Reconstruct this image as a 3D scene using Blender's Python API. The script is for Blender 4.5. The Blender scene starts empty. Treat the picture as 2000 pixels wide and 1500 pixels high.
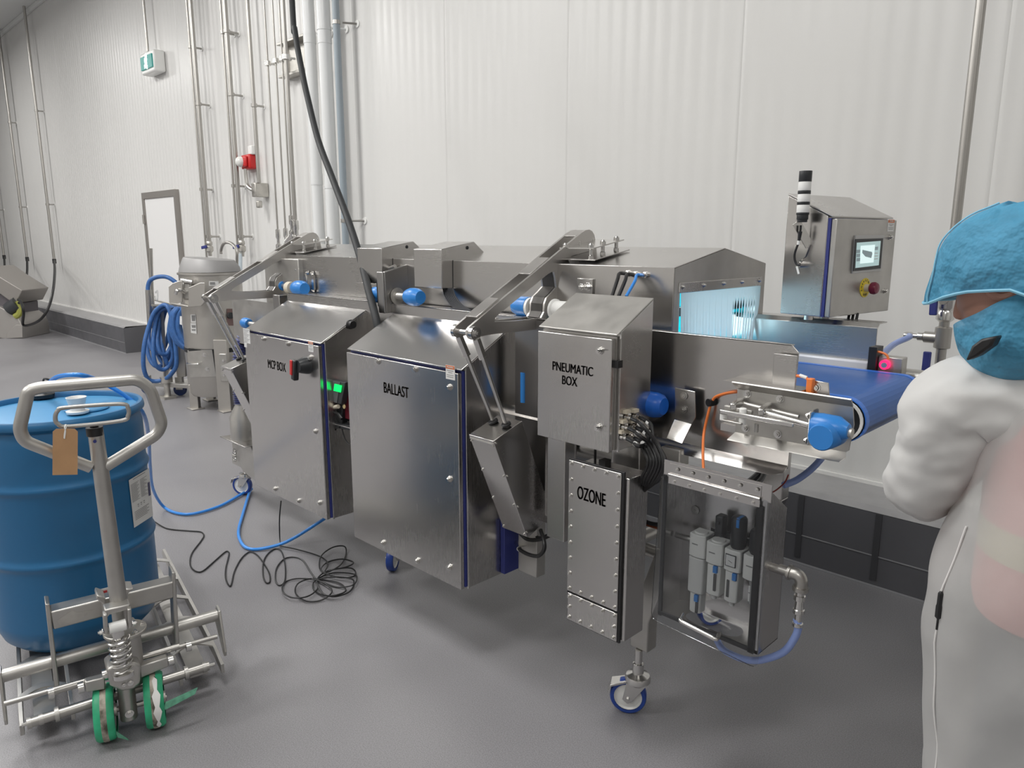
import bpy, bmesh, math, random
from mathutils import Vector, Matrix, noise
random.seed(7)
scn = bpy.context.scene
col = scn.collection
PI = math.pi
V = Vector

# ---------------------------------------------------------------- camera, light, exposure
YAW, PITCH, FPX, CAMH = -0.7825, 0.1954, 1439.0, 1.6
FW = V((math.sin(YAW)*math.cos(PITCH), math.cos(YAW)*math.cos(PITCH), -math.sin(PITCH)))
RT = V((math.cos(YAW), -math.sin(YAW), 0))
UP = RT.cross(FW)
CAM = V((0, 0, CAMH))
cd = bpy.data.cameras.new('camera'); cam = bpy.data.objects.new('camera', cd); col.objects.link(cam)
cd.sensor_width = 36.0; cd.lens = 36.0*FPX/2000; cd.clip_start = .05; cd.clip_end = 100
cam.matrix_world = Matrix(((RT.x, UP.x, -FW.x, 0), (RT.y, UP.y, -FW.y, 0), (RT.z, UP.z, -FW.z, CAMH), (0, 0, 0, 1)))
scn.camera = cam
scn.view_settings.view_transform = 'Standard'; scn.view_settings.look = 'None'
scn.view_settings.gamma = 1; scn.view_settings.use_curve_mapping = False
scn.view_settings.exposure = 0.22
w = bpy.data.worlds.new('world'); scn.world = w; w.use_nodes = True
w.node_tree.nodes['Background'].inputs[0].default_value = (.8, .85, .9, 1)
w.node_tree.nodes['Background'].inputs[1].default_value = .3
CEIL = 5.42
def lamp(x, y, W, sx=.8, sy=1.6, c=(1, .985, .96)):
    l = bpy.data.lights.new('ceiling_lamp', 'AREA'); l.shape = 'RECTANGLE'; l.size = sx; l.size_y = sy; l.energy = W; l.color = c
    o = bpy.data.objects.new('ceiling_lamp', l); o.location = (x, y, CEIL-.32); col.objects.link(o)
    if x > -9:
        l = bpy.data.lights.new('ceiling_fill_light', 'AREA'); l.shape = 'RECTANGLE'; l.size = sx; l.size_y = sy; l.energy = W*.22; l.color = c  # added upward fill, brightens the ceiling that the steel roofs reflect
        o = bpy.data.objects.new('ceiling_fill_light', l); o.location = (x, y, CEIL-.31); o.rotation_euler = (PI, 0, 0); col.objects.link(o)
for x, y, W in ((-16, .6, 120), (-11, .6, 120), (-6.6, .6, 115), (-2.4, .4, 72), (-14, -3.2, 120), (-8.6, -3.2, 130), (-4.0, -3.0, 110), (.6, -3.0, 60), (2.6, .6, 55)):
    lamp(x, y, W)

def at(px, py, x=None, y=None, z=None):
    """point of the photograph -> point of the room on the plane x=, y= or z="""
    d = FW + RT*((px-1000)/FPX) - UP*((py-750)/FPX)
    t = x/d.x if x is not None else y/d.y if y is not None else (z-CAMH)/d.z
    return CAM + d*t
def atp(px, py, p, n):
    d = FW + RT*((px-1000)/FPX) - UP*((py-750)/FPX)
    return CAM + d*((V(p)-CAM).dot(V(n))/d.dot(V(n)))

# ---------------------------------------------------------------- materials
MATS = {}
def mat(name, c, rough=.5, metal=0, grain=None, gs=.1, rvar=0, rscale=6, cvar=0, cscale=5, c2=None, bump=0, bscale=200, spec=.5, trans=0, emit=None, es=0, sss=0, coat=0, aniso=0):
    if name in MATS: return MATS[name]
    m = bpy.data.materials.new(name); m.use_nodes = True; nt = m.node_tree; N = nt.nodes; L = nt.links
    b = N['Principled BSDF']
    b.inputs['Base Color'].default_value = (*c, 1); b.inputs['Roughness'].default_value = rough; b.inputs['Metallic'].default_value = metal
    b.inputs['Specular IOR Level'].default_value = spec; b.inputs['Coat Weight'].default_value = coat
    if emit: b.inputs['Emission Color'].default_value = (*emit, 1); b.inputs['Emission Strength'].default_value = es
    if sss: b.inputs['Subsurface Weight'].default_value = sss; b.inputs['Subsurface Radius'].default_value = (.02, .02, .02)
    tc = N.new('ShaderNodeTexCoord')
    def nz(scale, sc=(1, 1, 1), det=3):
        mp = N.new('ShaderNodeMapping'); mp.inputs['Scale'].default_value = sc
        L.new(tc.outputs['Object'], mp.inputs['Vector'])
        t = N.new('ShaderNodeTexNoise'); t.inputs['Scale'].default_value = scale; t.inputs['Detail'].default_value = det
        L.new(mp.outputs['Vector'], t.inputs['Vector']); return t
    if cvar or c2:
        t = nz(cscale, (1, 1, 1), 5)
        r = N.new('ShaderNodeValToRGB'); a = c2 or tuple(max(0, v*(1-cvar)) for v in c)
        r.color_ramp.elements[0].color = (*a, 1); r.color_ramp.elements[1].color = (*c, 1)
        r.color_ramp.elements[0].position = .35; r.color_ramp.elements[1].position = .62
        L.new(t.outputs['Fac'], r.inputs['Fac']); L.new(r.outputs['Color'], b.inputs['Base Color'])
    fine = None
    if grain:
        sc = {'z': (1, 1, .012), 'x': (.012, 1, 1), 'y': (1, .012, 1)}[grain]
        fine = nz(420, sc, 2)
        bp = N.new('ShaderNodeBump'); bp.inputs['Strength'].default_value = gs*.3; bp.inputs['Distance'].default_value = .001
        L.new(fine.outputs['Fac'], bp.inputs['Height']); L.new(bp.outputs['Normal'], b.inputs['Normal'])
    if rvar:
        t = nz(rscale, (1, 1, 1), 4)
        mr = N.new('ShaderNodeMapRange'); mr.inputs['From Min'].default_value = .3; mr.inputs['From Max'].default_value = .7
        mr.inputs['To Min'].default_value = max(0.02, rough-rvar); mr.inputs['To Max'].default_value = rough+rvar
        L.new(t.outputs['Fac'], mr.inputs['Value'])
        last = mr.outputs['Result']
        if fine:
            ad = N.new('ShaderNodeMath'); ad.operation = 'MULTIPLY_ADD'; ad.inputs[1].default_value = .06
            L.new(fine.outputs['Fac'], ad.inputs[0]); L.new(last, ad.inputs[2]); last = ad.outputs[0]
        L.new(last, b.inputs['Roughness'])
    if bump and not grain:
        t = nz(bscale, (1, 1, 1), 3)
        bp = N.new('ShaderNodeBump'); bp.inputs['Strength'].default_value = bump; bp.inputs['Distance'].default_value = .002
        L.new(t.outputs['Fac'], bp.inputs['Height']); L.new(bp.outputs['Normal'], b.inputs['Normal'])
    if trans:
        out = N['Material Output']; tr = N.new('ShaderNodeBsdfTransparent'); mx = N.new('ShaderNodeMixShader'); mx.inputs[0].default_value = trans
        tr.inputs[0].default_value = (1, 1, 1, 1)
        L.new(b.outputs[0], mx.inputs[1]); L.new(tr.outputs[0], mx.inputs[2]); L.new(mx.outputs[0], out.inputs['Surface'])
    MATS[name] = m; return m
SV = mat('steel_brushed_vertical', (.57, .555, .54), .23, 1, 'z', .045, .04, 2.2)
SX = mat('steel_brushed_lengthwise', (.57, .555, .54), .22, 1, 'x', .045, .04, 2.2)
SY = mat('steel_brushed_crosswise', (.57, .555, .54), .3, 1, 'y', .2, .07, 3)
SR = mat('steel_roof_mill_finish', (.62, .61, .60), .2, 1, 'y', .05, .04, 1.6)
SM = mat('steel_matt_blasted', (.53, .515, .49), .42, .92, None, 0, .06, 12, cvar=.12, cscale=9, bump=.08, bscale=300)
SD = mat('steel_satin_arm', (.60, .58, .56), .33, 1, 'y', .12, .06, 6)
SP = mat('steel_pipe', (.47, .455, .43), .34, 1, 'z', .05, .03, 2)
SB = mat('steel_polished', (.68, .67, .65), .22, 1)
SW = mat('steel_worn_white', (.62, .60, .56), .45, 1, None, 0, .1, 20, cvar=.2, cscale=20)
PEEL = mat('steel_dull_drum', (.52, .50, .47), .42, 1, 'x', .1, .07, 4)
BLUEC = mat('blue_plastic_cap', (.03, .22, .62), .32, cvar=.1)
BELT = mat('blue_belt', (.022, .105, .36), .38, rvar=.05)
BELTE = mat('blue_belt_edge', (.035, .17, .62), .35)
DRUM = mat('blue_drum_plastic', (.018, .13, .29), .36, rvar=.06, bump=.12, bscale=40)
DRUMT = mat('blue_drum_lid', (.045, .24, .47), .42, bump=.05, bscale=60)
NAVY = mat('navy_gasket', (.03, .04, .2), .5)
BLK = mat('black_rubber', (.012, .012, .013), .45)
BLKH = mat('black_hose', (.014, .016, .018), .62, bump=.1, bscale=80)
BLKP = mat('black_plastic', (.02, .022, .025), .35)
GRYP = mat('dark_grey_plastic', (.045, .048, .052), .4)
WHT = mat('white_plastic', (.82, .82, .80), .35)
WHTP = mat('white_painted_pipe', (.74, .75, .75), .25)
GREYP = mat('blue_grey_pvc', (.30, .35, .39), .35)
BHOSE = mat('blue_rubber_hose', (.045, .14, .38), .42, cvar=.2, cscale=30)
BAIR = mat('blue_air_tube', (.04, .25, .72), .25)
CLHOSE = mat('pale_blue_hose', (.28, .38, .74), .22, trans=.12)
ORG = mat('orange_cable', (.85, .22, .05), .4)
RED = mat('red_plastic', (.55, .02, .02), .35)
DRED = mat('dark_red_plastic', (.14, .01, .02), .4)
GRN = mat('green_tyre', (.04, .50, .25), .45, cvar=.45, cscale=9)
GRIME = mat('grimy_white_tyre', (.55, .50, .42), .6, c2=(.08, .07, .05), cscale=22)
PVC = mat('curtain_strip_plastic', (.86, .90, .93), .35)
_n = PVC.node_tree; _t = _n.nodes.new('ShaderNodeBsdfTranslucent'); _t.inputs[0].default_value = (.95, .95, .95, 1); _m = _n.nodes.new('ShaderNodeMixShader'); _m.inputs[0].default_value = .5
_n.links.new(_n.nodes['Principled BSDF'].outputs[0], _m.inputs[1]); _n.links.new(_t.outputs[0], _m.inputs[2]); _q = _n.nodes.new('ShaderNodeBsdfTransparent'); _k = _n.nodes.new('ShaderNodeMixShader'); _k.inputs[0].default_value = .07; _n.links.new(_m.outputs[0], _k.inputs[1]); _n.links.new(_q.outputs[0], _k.inputs[2]); _n.links.new(_k.outputs[0], _n.nodes['Material Output'].inputs['Surface'])
CREAM = mat('cream_fitting', (.62, .56, .45), .5)
KRAFT = mat('kraft_paper', (.56, .33, .17), .8, cvar=.08, cscale=20)
PAPER = mat('label_paper', (.70, .70, .69), .55)
INK = mat('dark_etched_ink', (.135, .125, .12), .6)
INKG = mat('grey_print', (.25, .25, .25), .6)
ORL = mat('orange_print', (.60, .16, .05), .5)
WALLM = mat('white_wall_coating', (.70, .695, .68), .33, rvar=.06, rscale=.7, spec=.4)
CEILM = mat('ceiling_coating', (.72, .73, .72), .5)
ROOMW = mat('room_wall_coating', (.55, .54, .52), .5)
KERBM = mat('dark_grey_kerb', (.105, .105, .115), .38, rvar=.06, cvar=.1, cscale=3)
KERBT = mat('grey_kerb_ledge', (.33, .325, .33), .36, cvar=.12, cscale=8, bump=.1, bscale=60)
SEAL = mat('white_sealant', (.8, .79, .77), .5)
LJNT = mat('light_joint_line', (.27, .27, .28), .5)
DARKJ = mat('joint_shadow', (.33, .33, .32), .6)
DOORW = mat('white_door_panel', (.80, .795, .79), .4)
FRAMEG = mat('door_frame_grey', (.33, .31, .29), .5, .6)

def floor_mat():
    m = bpy.data.materials.new('grey_epoxy_floor'); m.use_nodes = True; nt = m.node_tree; N = nt.nodes; L = nt.links; b = N['Principled BSDF']
    tc = N.new('ShaderNodeTexCoord')
    a = N.new('ShaderNodeTexNoise'); a.inputs['Scale'].default_value = .8; a.inputs['Detail'].default_value = 6; a.inputs['Distortion'].default_value = .4
    f = N.new('ShaderNodeTexNoise'); f.inputs['Scale'].default_value = 260; f.inputs['Detail'].default_value = 2
    for t in (a, f): L.new(tc.outputs['Object'], t.inputs['Vector'])
    r = N.new('ShaderNodeValToRGB'); r.color_ramp.elements[0].color = (.205, .20, .212, 1); r.color_ramp.elements[1].color = (.25, .245, .255, 1)
    r.color_ramp.elements[0].position = .3; r.color_ramp.elements[1].position = .7
    L.new(a.outputs['Fac'], r.inputs['Fac'])
    r2 = N.new('ShaderNodeValToRGB'); r2.color_ramp.elements[0].color = (.8, .8, .8, 1); r2.color_ramp.elements[1].color = (1.18, 1.18, 1.18, 1)
    r2.color_ramp.elements[0].position = .35; r2.color_ramp.elements[1].position = .68
    L.new(f.outputs['Fac'], r2.inputs['Fac'])
    mx = N.new('ShaderNodeMix'); mx.data_type = 'RGBA'; mx.blend_type = 'MULTIPLY'; mx.inputs[0].default_value = 1
    L.new(r.outputs['Color'], mx.inputs[6]); L.new(r2.outputs['Color'], mx.inputs[7]); L.new(mx.outputs[2], b.inputs['Base Color'])
    mr = N.new('ShaderNodeMapRange'); mr.inputs['From Min'].default_value = .3; mr.inputs['From Max'].default_value = .7
    mr.inputs['To Min'].default_value = .34; mr.inputs['To Max'].default_value = .46
    L.new(a.outputs['Fac'], mr.inputs['Value']); L.new(mr.outputs['Result'], b.inputs['Roughness'])
    bp = N.new('ShaderNodeBump'); bp.inputs['Strength'].default_value = .35; bp.inputs['Distance'].default_value = .001
    L.new(f.outputs['Fac'], bp.inputs['Height']); L.new(bp.outputs['Normal'], b.inputs['Normal'])
    return m

# ---------------------------------------------------------------- mesh helpers
def B(): return bmesh.new()
def poly(bm, pts): return bm.faces.new([bm.verts.new(p) for p in pts])
def prism(bm, pts, vec):
    vec = V(vec); a = [bm.verts.new(p) for p in pts]; b = [bm.verts.new(V(p)+vec) for p in pts]; n = len(a)
    bm.faces.new(a); bm.faces.new(b[::-1])
    for i in range(n): bm.faces.new((a[i], b[i], b[(i+1) % n], a[(i+1) % n]))
def box(bm, x0, x1, y0, y1, z0, z1):
    prism(bm, [(x0, y0, z0), (x0, y1, z0), (x1, y1, z0), (x1, y0, z0)], (0, 0, z1-z0))
def obox(bm, c, ax, ay, az, hx, hy, hz):
    c = V(c); ax = V(ax).normalized()*hx; ay = V(ay).normalized()*hy; az = V(az).normalized()*hz
    prism(bm, [c-ax-ay-az, c-ax+ay-az, c+ax+ay-az, c+ax-ay-az], az*2)
def bar(bm, p0, p1, wdt, t, side=(0, 0, 1)):
    p0 = V(p0); p1 = V(p1); d = (p1-p0).normalized(); s = V(side); s = (s-d*s.dot(d)).normalized(); o = d.cross(s)
    obox(bm, (p0+p1)/2, d, s, o, (p1-p0).length/2, wdt/2, t/2)
def frame(d):
    d = V(d).normalized(); a = V((0, 0, 1)) if abs(d.z) < .9 else V((1, 0, 0)); u = d.cross(a).normalized(); return d, u, d.cross(u)
def cyl(bm, p0, p1, r0, r1=None, n=16, cap=True):
    r1 = r0 if r1 is None else r1; p0 = V(p0); p1 = V(p1); d, u, v = frame(p1-p0)
    A = []; Bb = []
    for i in range(n):
        a = 2*PI*i/n; o = u*math.cos(a)+v*math.sin(a)
        A.append(bm.verts.new(p0+o*r0)); Bb.append(bm.verts.new(p1+o*r1))
    for i in range(n): bm.faces.new((A[i], A[(i+1) % n], Bb[(i+1) % n], Bb[i]))
    if cap: bm.faces.new(A[::-1]); bm.faces.new(Bb)
def lathe(bm, prof, o, axis=(0, 0, 1), n=24, cap=True):
    o = V(o); d, u, v = frame(axis); rings = []
    for r, h in prof:
        rings.append([bm.verts.new(o+d*h+(u*math.cos(2*PI*i/n)+v*math.sin(2*PI*i/n))*max(r, 1e-4)) for i in range(n)])
    for a, b in zip(rings, rings[1:]):
        for i in range(n): bm.faces.new((a[i], a[(i+1) % n], b[(i+1) % n], b[i]))
    if cap: bm.faces.new(rings[0][::-1]); bm.faces.new(rings[-1])
def ring(bm, c, axis, R, r, n=24, k=8, a0=0, a1=2*PI):
    c = V(c); d, u, v = frame(axis); pts = [c+(u*math.cos(a0+(a1-a0)*i/n)+v*math.sin(a0+(a1-a0)*i/n))*R for i in range(n+(0 if a1-a0 > 6.28 else 1))]
    tube(bm, pts, r, k, closed=a1-a0 > 6.28, smooth=False)
def spline(pts, closed=False, m=6):
    P = [V(p) for p in pts]; n = len(P); out = []
    if n < 3: return P
    rng = range(n) if closed else range(n-1)
    for i in rng:
        if closed: a, b, c, d = P[i-1], P[i], P[(i+1) % n], P[(i+2) % n]
        else: b, c = P[i], P[i+1]; a = P[i-1] if i else b*2-c; d = P[i+2] if i+2 < n else c*2-b
        for k in range(m):
            t = k/m; out.append(.5*((2*b)+(c-a)*t+(2*a-5*b+4*c-d)*t*t+(3*b-a-3*c+d)*t**3))
    if not closed: out.append(P[-1])
    return out
def fillet(pts, r, k=5, closed=False):
    P = [V(p) for p in pts]; n = len(P); out = []
    for i in range(n):
        if not closed and i in (0, n-1): out.append(P[i]); continue
        a, b, c = P[i-1], P[i], P[(i+1) % n]; l = min(r, (a-b).length*.45, (c-b).length*.45)
        s = b+(a-b).normalized()*l; e = b+(c-b).normalized()*l
        for j in range(k+1):
            t = j/k; out.append(s*(1-t)**2+b*2*t*(1-t)+e*t*t)
    return out
def tube(bm, pts, r, n=8, closed=False, smooth=True, m=6):
    P = spline(pts, closed, m) if smooth else [V(p) for p in pts]
    Q = [P[0]]
    for p in P[1:]:
        if (p-Q[-1]).length > 1e-5: Q.append(p)
    P = Q; N = len(P); rings = []; u = None
    for i in range(N):
        if closed: d = (P[(i+1) % N]-P[i-1]).normalized()
        else: d = (P[min(i+1, N-1)]-P[max(i-1, 0)]).normalized()
        if u is None: _, u, _v = frame(d)
        else:
            u = u-d*u.dot(d)
            if u.length < 1e-6: _, u, _v = frame(d)
            u.normalize()
        v = d.cross(u); rr = r[i*(len(r)-1)//(N-1)] if isinstance(r, (list, tuple)) else r
        rings.append([bm.verts.new(P[i]+(u*math.cos(2*PI*k/n)+v*math.sin(2*PI*k/n))*rr) for k in range(n)])
    for i in range(N if closed else N-1):
        a, b = rings[i], rings[(i+1) % N]
        for k in range(n): bm.faces.new((a[k], a[(k+1) % n], b[(k+1) % n], b[k]))
    if not closed: bm.faces.new(rings[0][::-1]); bm.faces.new(rings[-1])
def hexbolt(bm, p, d, r=.008, h=.006):
    p = V(p); d = V(d).normalized()
    cyl(bm, p, p+d*.002, r*1.5, n=14); cyl(bm, p+d*.002, p+d*(.002+h), r, n=6); cyl(bm, p+d*(.002+h), p+d*(.002+h*1.5), r*.5, n=8)
def grid_surf(bm, rows, closeu=True):
    R = [[bm.verts.new(p) for p in r] for r in rows]
    for a, b in zip(R, R[1:]):
        n = len(a)
        for i in range(n if closeu else n-1): bm.faces.new((a[i], a[(i+1) % n], b[(i+1) % n], b[i]))
    return R

OFF = {}
def bolts(name, items, m, par, r, h):
    for p, d in items:
        b = B(); hexbolt(b, p, d, r, h); obj(name, b, m, par)
def obj(name, bm, m, parent=None, bev=0, smooth=38, sub=0, label=None, seg=2):
    off = OFF.get(parent.name, V((0, 0, 0))) if parent else V((0, 0, 0))
    if off.length: bmesh.ops.translate(bm, verts=bm.verts, vec=-off)
    bmesh.ops.recalc_face_normals(bm, faces=bm.faces)
    me = bpy.data.meshes.new(name); bm.to_mesh(me); bm.free()
    me.materials.append(m)
    if smooth:
        me.polygons.foreach_set('use_smooth', [True]*len(me.polygons)); me.set_sharp_from_angle(angle=math.radians(smooth))
    o = bpy.data.objects.new(name, me); col.objects.link(o)
    if parent: o.parent = parent; OFF[o.name] = off
    if bev:
        md = o.modifiers.new('bevel', 'BEVEL'); md.width = bev; md.segments = seg; md.limit_method = 'ANGLE'; md.angle_limit = math.radians(40); md.harden_normals = False
    if sub: md = o.modifiers.new('sub', 'SUBSURF'); md.levels = sub; md.render_levels = sub
    if label: o['label'] = label
    return o
def solo(name, bm, m, label, cat, group=None, base=None, **k):
    """a thing that is one mesh; its origin goes to its own base"""
    vs = [v.co for v in bm.verts]
    c = V(base) if base else V(((min(v.x for v in vs)+max(v.x for v in vs))/2, (min(v.y for v in vs)+max(v.y for v in vs))/2, min(v.z for v in vs)))
    bmesh.ops.translate(bm, verts=bm.verts, vec=-c)
    o = obj(name, bm, m, None, **k); o.location = c
    o['label'] = label; o['category'] = cat
    if group: o['group'] = group
    OFF[o.name] = c
    return o
def thing(name, label, cat, loc, group=None):
    o = bpy.data.objects.new(name, None); col.objects.link(o); o.location = loc; o.empty_display_size = .05
    o['label'] = label; o['category'] = cat
    if group: o['group'] = group
    OFF[o.name] = V(loc); return o
def struct(name, bm, m, parent=None, **k):
    o = obj(name, bm, m, parent, **k)
    if not parent: o['kind'] = 'structure'
    return o
def dup(root, loc, label=None, group=None, rz=0, skip=()):
    r = root.copy(); col.objects.link(r); r.location = loc; r.rotation_euler = (0, 0, rz)
    if label: r['label'] = label
    if group: r['group'] = group
    for ch in list(root.children):
        if ch.name.split('.')[0] in skip: continue
        c = ch.copy(); col.objects.link(c); c.parent = r
        for g in list(ch.children):
            d = g.copy(); col.objects.link(d); d.parent = c
    OFF[r.name] = V(loc)
    return r
def lettering(name, s, size, p, xd, nd, m, parent, sx=1.0, bold=0.0, align='CENTER', ex=.0006):
    c = bpy.data.curves.new('t', 'FONT'); c.body = s; c.size = size; c.align_x = align; c.align_y = 'CENTER'; c.extrude = ex/2
    t = bpy.data.objects.new('t', c); me = bpy.data.meshes.new_from_object(t); bpy.data.objects.remove(t); bpy.data.curves.remove(c)
    me.name = name
    if bold:
        bm2 = B()
        for dx in (-bold, -bold/2, 0, bold/2, bold):
            m2 = me.copy(); m2.transform(Matrix.Translation((dx/sx, dx*.3, 0))); bm2.from_mesh(m2); bpy.data.meshes.remove(m2)
        bm2.to_mesh(me); bm2.free()
    xd = V(xd).normalized(); nd = V(nd).normalized(); yd = nd.cross(xd)
    off = OFF.get(parent.name, V((0, 0, 0)))
    M = Matrix(((xd.x*sx, yd.x, nd.x, 0), (xd.y*sx, yd.y, nd.y, 0), (xd.z*sx, yd.z, nd.z, 0), (0, 0, 0, 1)))
    me.transform(Matrix.Translation(V(p)-off) @ M)
    me.materials.clear(); me.materials.append(m)
    o = bpy.data.objects.new(name, me); col.objects.link(o); o.parent = parent; OFF[o.name] = off
    return o

# ================================================================ THE ROOM
YW, YK, ZK = 3.81, 3.464, .374          # wall face, kerb front, kerb height
XL, XR, YF = -24.0, 4.5, -6.5
b = B(); box(b, XL, XR, YF, YW+.1, -.1, 0); struct('floor', b, floor_mat(), smooth=0)
b = B(); box(b, XL, XR, YF, YW+.1, CEIL, CEIL+.1); struct('ceiling', b, CEILM, smooth=0)
b = B(); box(b, XL, XR, YW+.004, YW+.1, 0, CEIL); wb = struct('wall_back', b, WALLM, smooth=0)
b = B(); box(b, XL-.1, XL, YF, YW+.1, 0, CEIL); struct('wall_left', b, ROOMW, smooth=0)
b = B(); box(b, XR, XR+.1, YF, YW+.1, 0, CEIL); struct('wall_right', b, ROOMW, smooth=0)
b = B(); box(b, XL, XR, YF-.1, YF, 0, CEIL); struct('wall_front', b, ROOMW, smooth=0)
# insulated wall panels, each with shallow pressed ribs
def panel_mesh(wd, h):
    bm = B(); n = int(round(wd/.1)); prof = [(0, .0015), (.002, .0)]
    for i in range(n):
        x = wd*(i+.5)/n
        prof += [(x-.03, 0), (x-.012, .0019), (x+.012, .0019), (x+.03, 0)]
    prof += [(wd-.002, 0), (wd, .0015)]
    A = [bm.verts.new((x, y, 0)) for x, y in prof]; C = [bm.verts.new((x, y, h)) for x, y in prof]
    for i in range(len(A)-1): bm.faces.new((A[i], A[i+1], C[i+1], C[i]))
    bmesh.ops.recalc_face_normals(bm, faces=bm.faces)
    for f in bm.faces:
        if f.normal.y > 0: f.normal_flip()
        f.smooth = True
    me = bpy.data.meshes.new('wall_panel'); bm.to_mesh(me); bm.free(); me.materials.append(WALLM); return me
PW = 1.212; pm = panel_mesh(PW, CEIL-ZK)
x = -2.07+PW*3
while x > XL+1.3:
    x -= PW
    o = bpy.data.objects.new('wall_panel', pm); col.objects.link(o); o.parent = wb; o.location = (x, YW, ZK)
# kerb with ledge, upper line of sealant and joint line; a step where it passes the service door
DX0, DX1 = -11.1, -9.75
b = B()
prism(b, [(XL, YK, 0), (XL, YW+.02, 0), (XL, YW+.02, ZK), (XL, YK+.03, ZK), (XL, YK, ZK-.02)], (DX0-.05-XL, 0, 0))
base = struct('baseboard_back', b, KERBM, smooth=0)
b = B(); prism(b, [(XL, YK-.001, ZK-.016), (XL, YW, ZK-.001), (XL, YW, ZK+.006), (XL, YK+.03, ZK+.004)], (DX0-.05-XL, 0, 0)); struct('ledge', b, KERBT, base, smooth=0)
b = B(); box(b, XL, DX0, YW-.018, YW, ZK+.004, ZK+.024); struct('sealant_line', b, SEAL, base)
b = B(); box(b, XL, DX0-.05, YK-.003, YK, .147, .152); box(b, XL, DX0-.05, YK-.016, YK, -.001, .006); struct('joint_line', b, LJNT, base, smooth=0)
b = B(); prism(b, [(DX1+1.2, YK, 0), (DX1+1.2, YW+.02, 0), (DX1+1.2, YW+.02, ZK), (DX1+1.2, YK+.03, ZK), (DX1+1.2, YK, ZK-.02)], (XR-DX1-1.2, 0, 0))
base2 = struct('baseboard_back_right', b, KERBM, smooth=0)
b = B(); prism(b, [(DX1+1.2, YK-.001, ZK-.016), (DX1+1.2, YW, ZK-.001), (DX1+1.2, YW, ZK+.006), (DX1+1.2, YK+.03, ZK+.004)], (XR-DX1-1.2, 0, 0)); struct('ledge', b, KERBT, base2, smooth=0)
b = B(); box(b, DX1+1.2, XR, YW-.018, YW, ZK+.004, ZK+.024); struct('sealant_line', b, SEAL, base2)
b = B(); box(b, DX1+1.2, XR, YK-.003, YK, .147, .152); box(b, DX1+1.2, XR, YK-.018, YK, -.001, .007); struct('joint_line', b, LJNT, base2, smooth=0)
b = B()
for px in (1713, 1560): 
    xx = at(px, 1050, y=YK).x; box(b, xx-.014, xx+.014, YK-.004, YK+.001, .03, ZK-.02)
struct('expansion_joint', b, mat('kerb_joint_dark', (.05, .05, .055), .5), base2, smooth=0)
b = B(); box(b, XL, XR, YW-.05, YW, CEIL-.07, CEIL); struct('trim_1', b, CEILM, bev=.01)
# white service door in grey frame
d0 = at(281, 376, y=YW-.02); d1 = at(346, 372, y=YW-.02); b = B()
prism(b, [(d0.x-.02, YW-.05, 0), (d0.x-.02, YW-.05, 2.2), (d1.x, YW-.05, 2.2), (d1.x, YW-.05, 0), (d1.x-.06, YW-.05, 0), (d1.x-.06, YW-.05, 2.12), (d0.x+.05, YW-.05, 2.12), (d0.x+.05, YW-.05, 0)], (0, .05, 0))
struct('door_1_frame', b, FRAMEG, smooth=0)
b = B(); box(b, d0.x+.05, d1.x-.06, YW-.035, YW+.01, 0, 2.12); dr = struct('door_1', b, DOORW, bev=.003)
b = B()
for z in (.5, 1.85): cyl(b, (d0.x+.02, YW-.06, z-.06), (d0.x+.02, YW-.06, z+.06), .018)
struct('hinge', b, FRAMEG, dr)

# ================================================================ PIPES AND FITTINGS ON THE WALL
def clampbm(b, x, y, z, r, wall=YW, side=1):
    cyl(b, (x, y, z-.016), (x, y, z+.016), r+.010, n=14)
    cyl(b, (x, y, z), (x, wall, z), .011, n=8); obox(b, (x-r-.012, y, z), (1, 0, 0), (0, 1, 0), (0, 0, 1), .012, .008, .011)
def wallpipe(name, label, cat, px, py, y, r, zb, zt, m=SP, clamps=(), group=None, mc=None, capm=None):
    p = at(px, py, y=y); x = p.x
    t = thing(name, label, cat, (x, y, zb), group)
    b = B(); cyl(b, (x, y, zb), (x, y, zt), r, n=18, cap=True); obj('pipe_run', b, m, t)
    for z in clamps:
        b = B(); clampbm(b, x, y, z, r); obj('pipe_clamp', b, mc or SP, t)
        b = B(); cyl(b, (x, YW-.006, z), (x, YW+.001, z), .028, n=14); obj('wall_rosette', b, WHT, t)
    return t, x
def zpx(px, py, x, y=None): return at(px, py, y=y or 3.7).z
for (px, py, lab, cps) in ((8, 501, 'steel conduit nearest the left edge of the photo with black cable end', [(2, 409)]),
                           (53, 505, 'steel conduit second from the left edge dropping from the ceiling', [(22, 238), (43, 404)]),
                           (106, 509, 'steel conduit third from the left edge, its black cable looping to the kerb', [(74, 215), (95, 399)])):
    p = at(px, py, y=3.7)
    t, xx = wallpipe('conduit', lab, 'conduit', px, py, 3.7, .022, p.z, CEIL, clamps=[at(a, c, y=3.7).z for a, c in cps], group='conduits dropping to the far left machine')
    b = B(); cyl(b, (xx, 3.7, p.z-.05), (xx, 3.7, p.z+.03), .032, n=12); obj('cable_gland', b, BLK, t)
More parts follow.
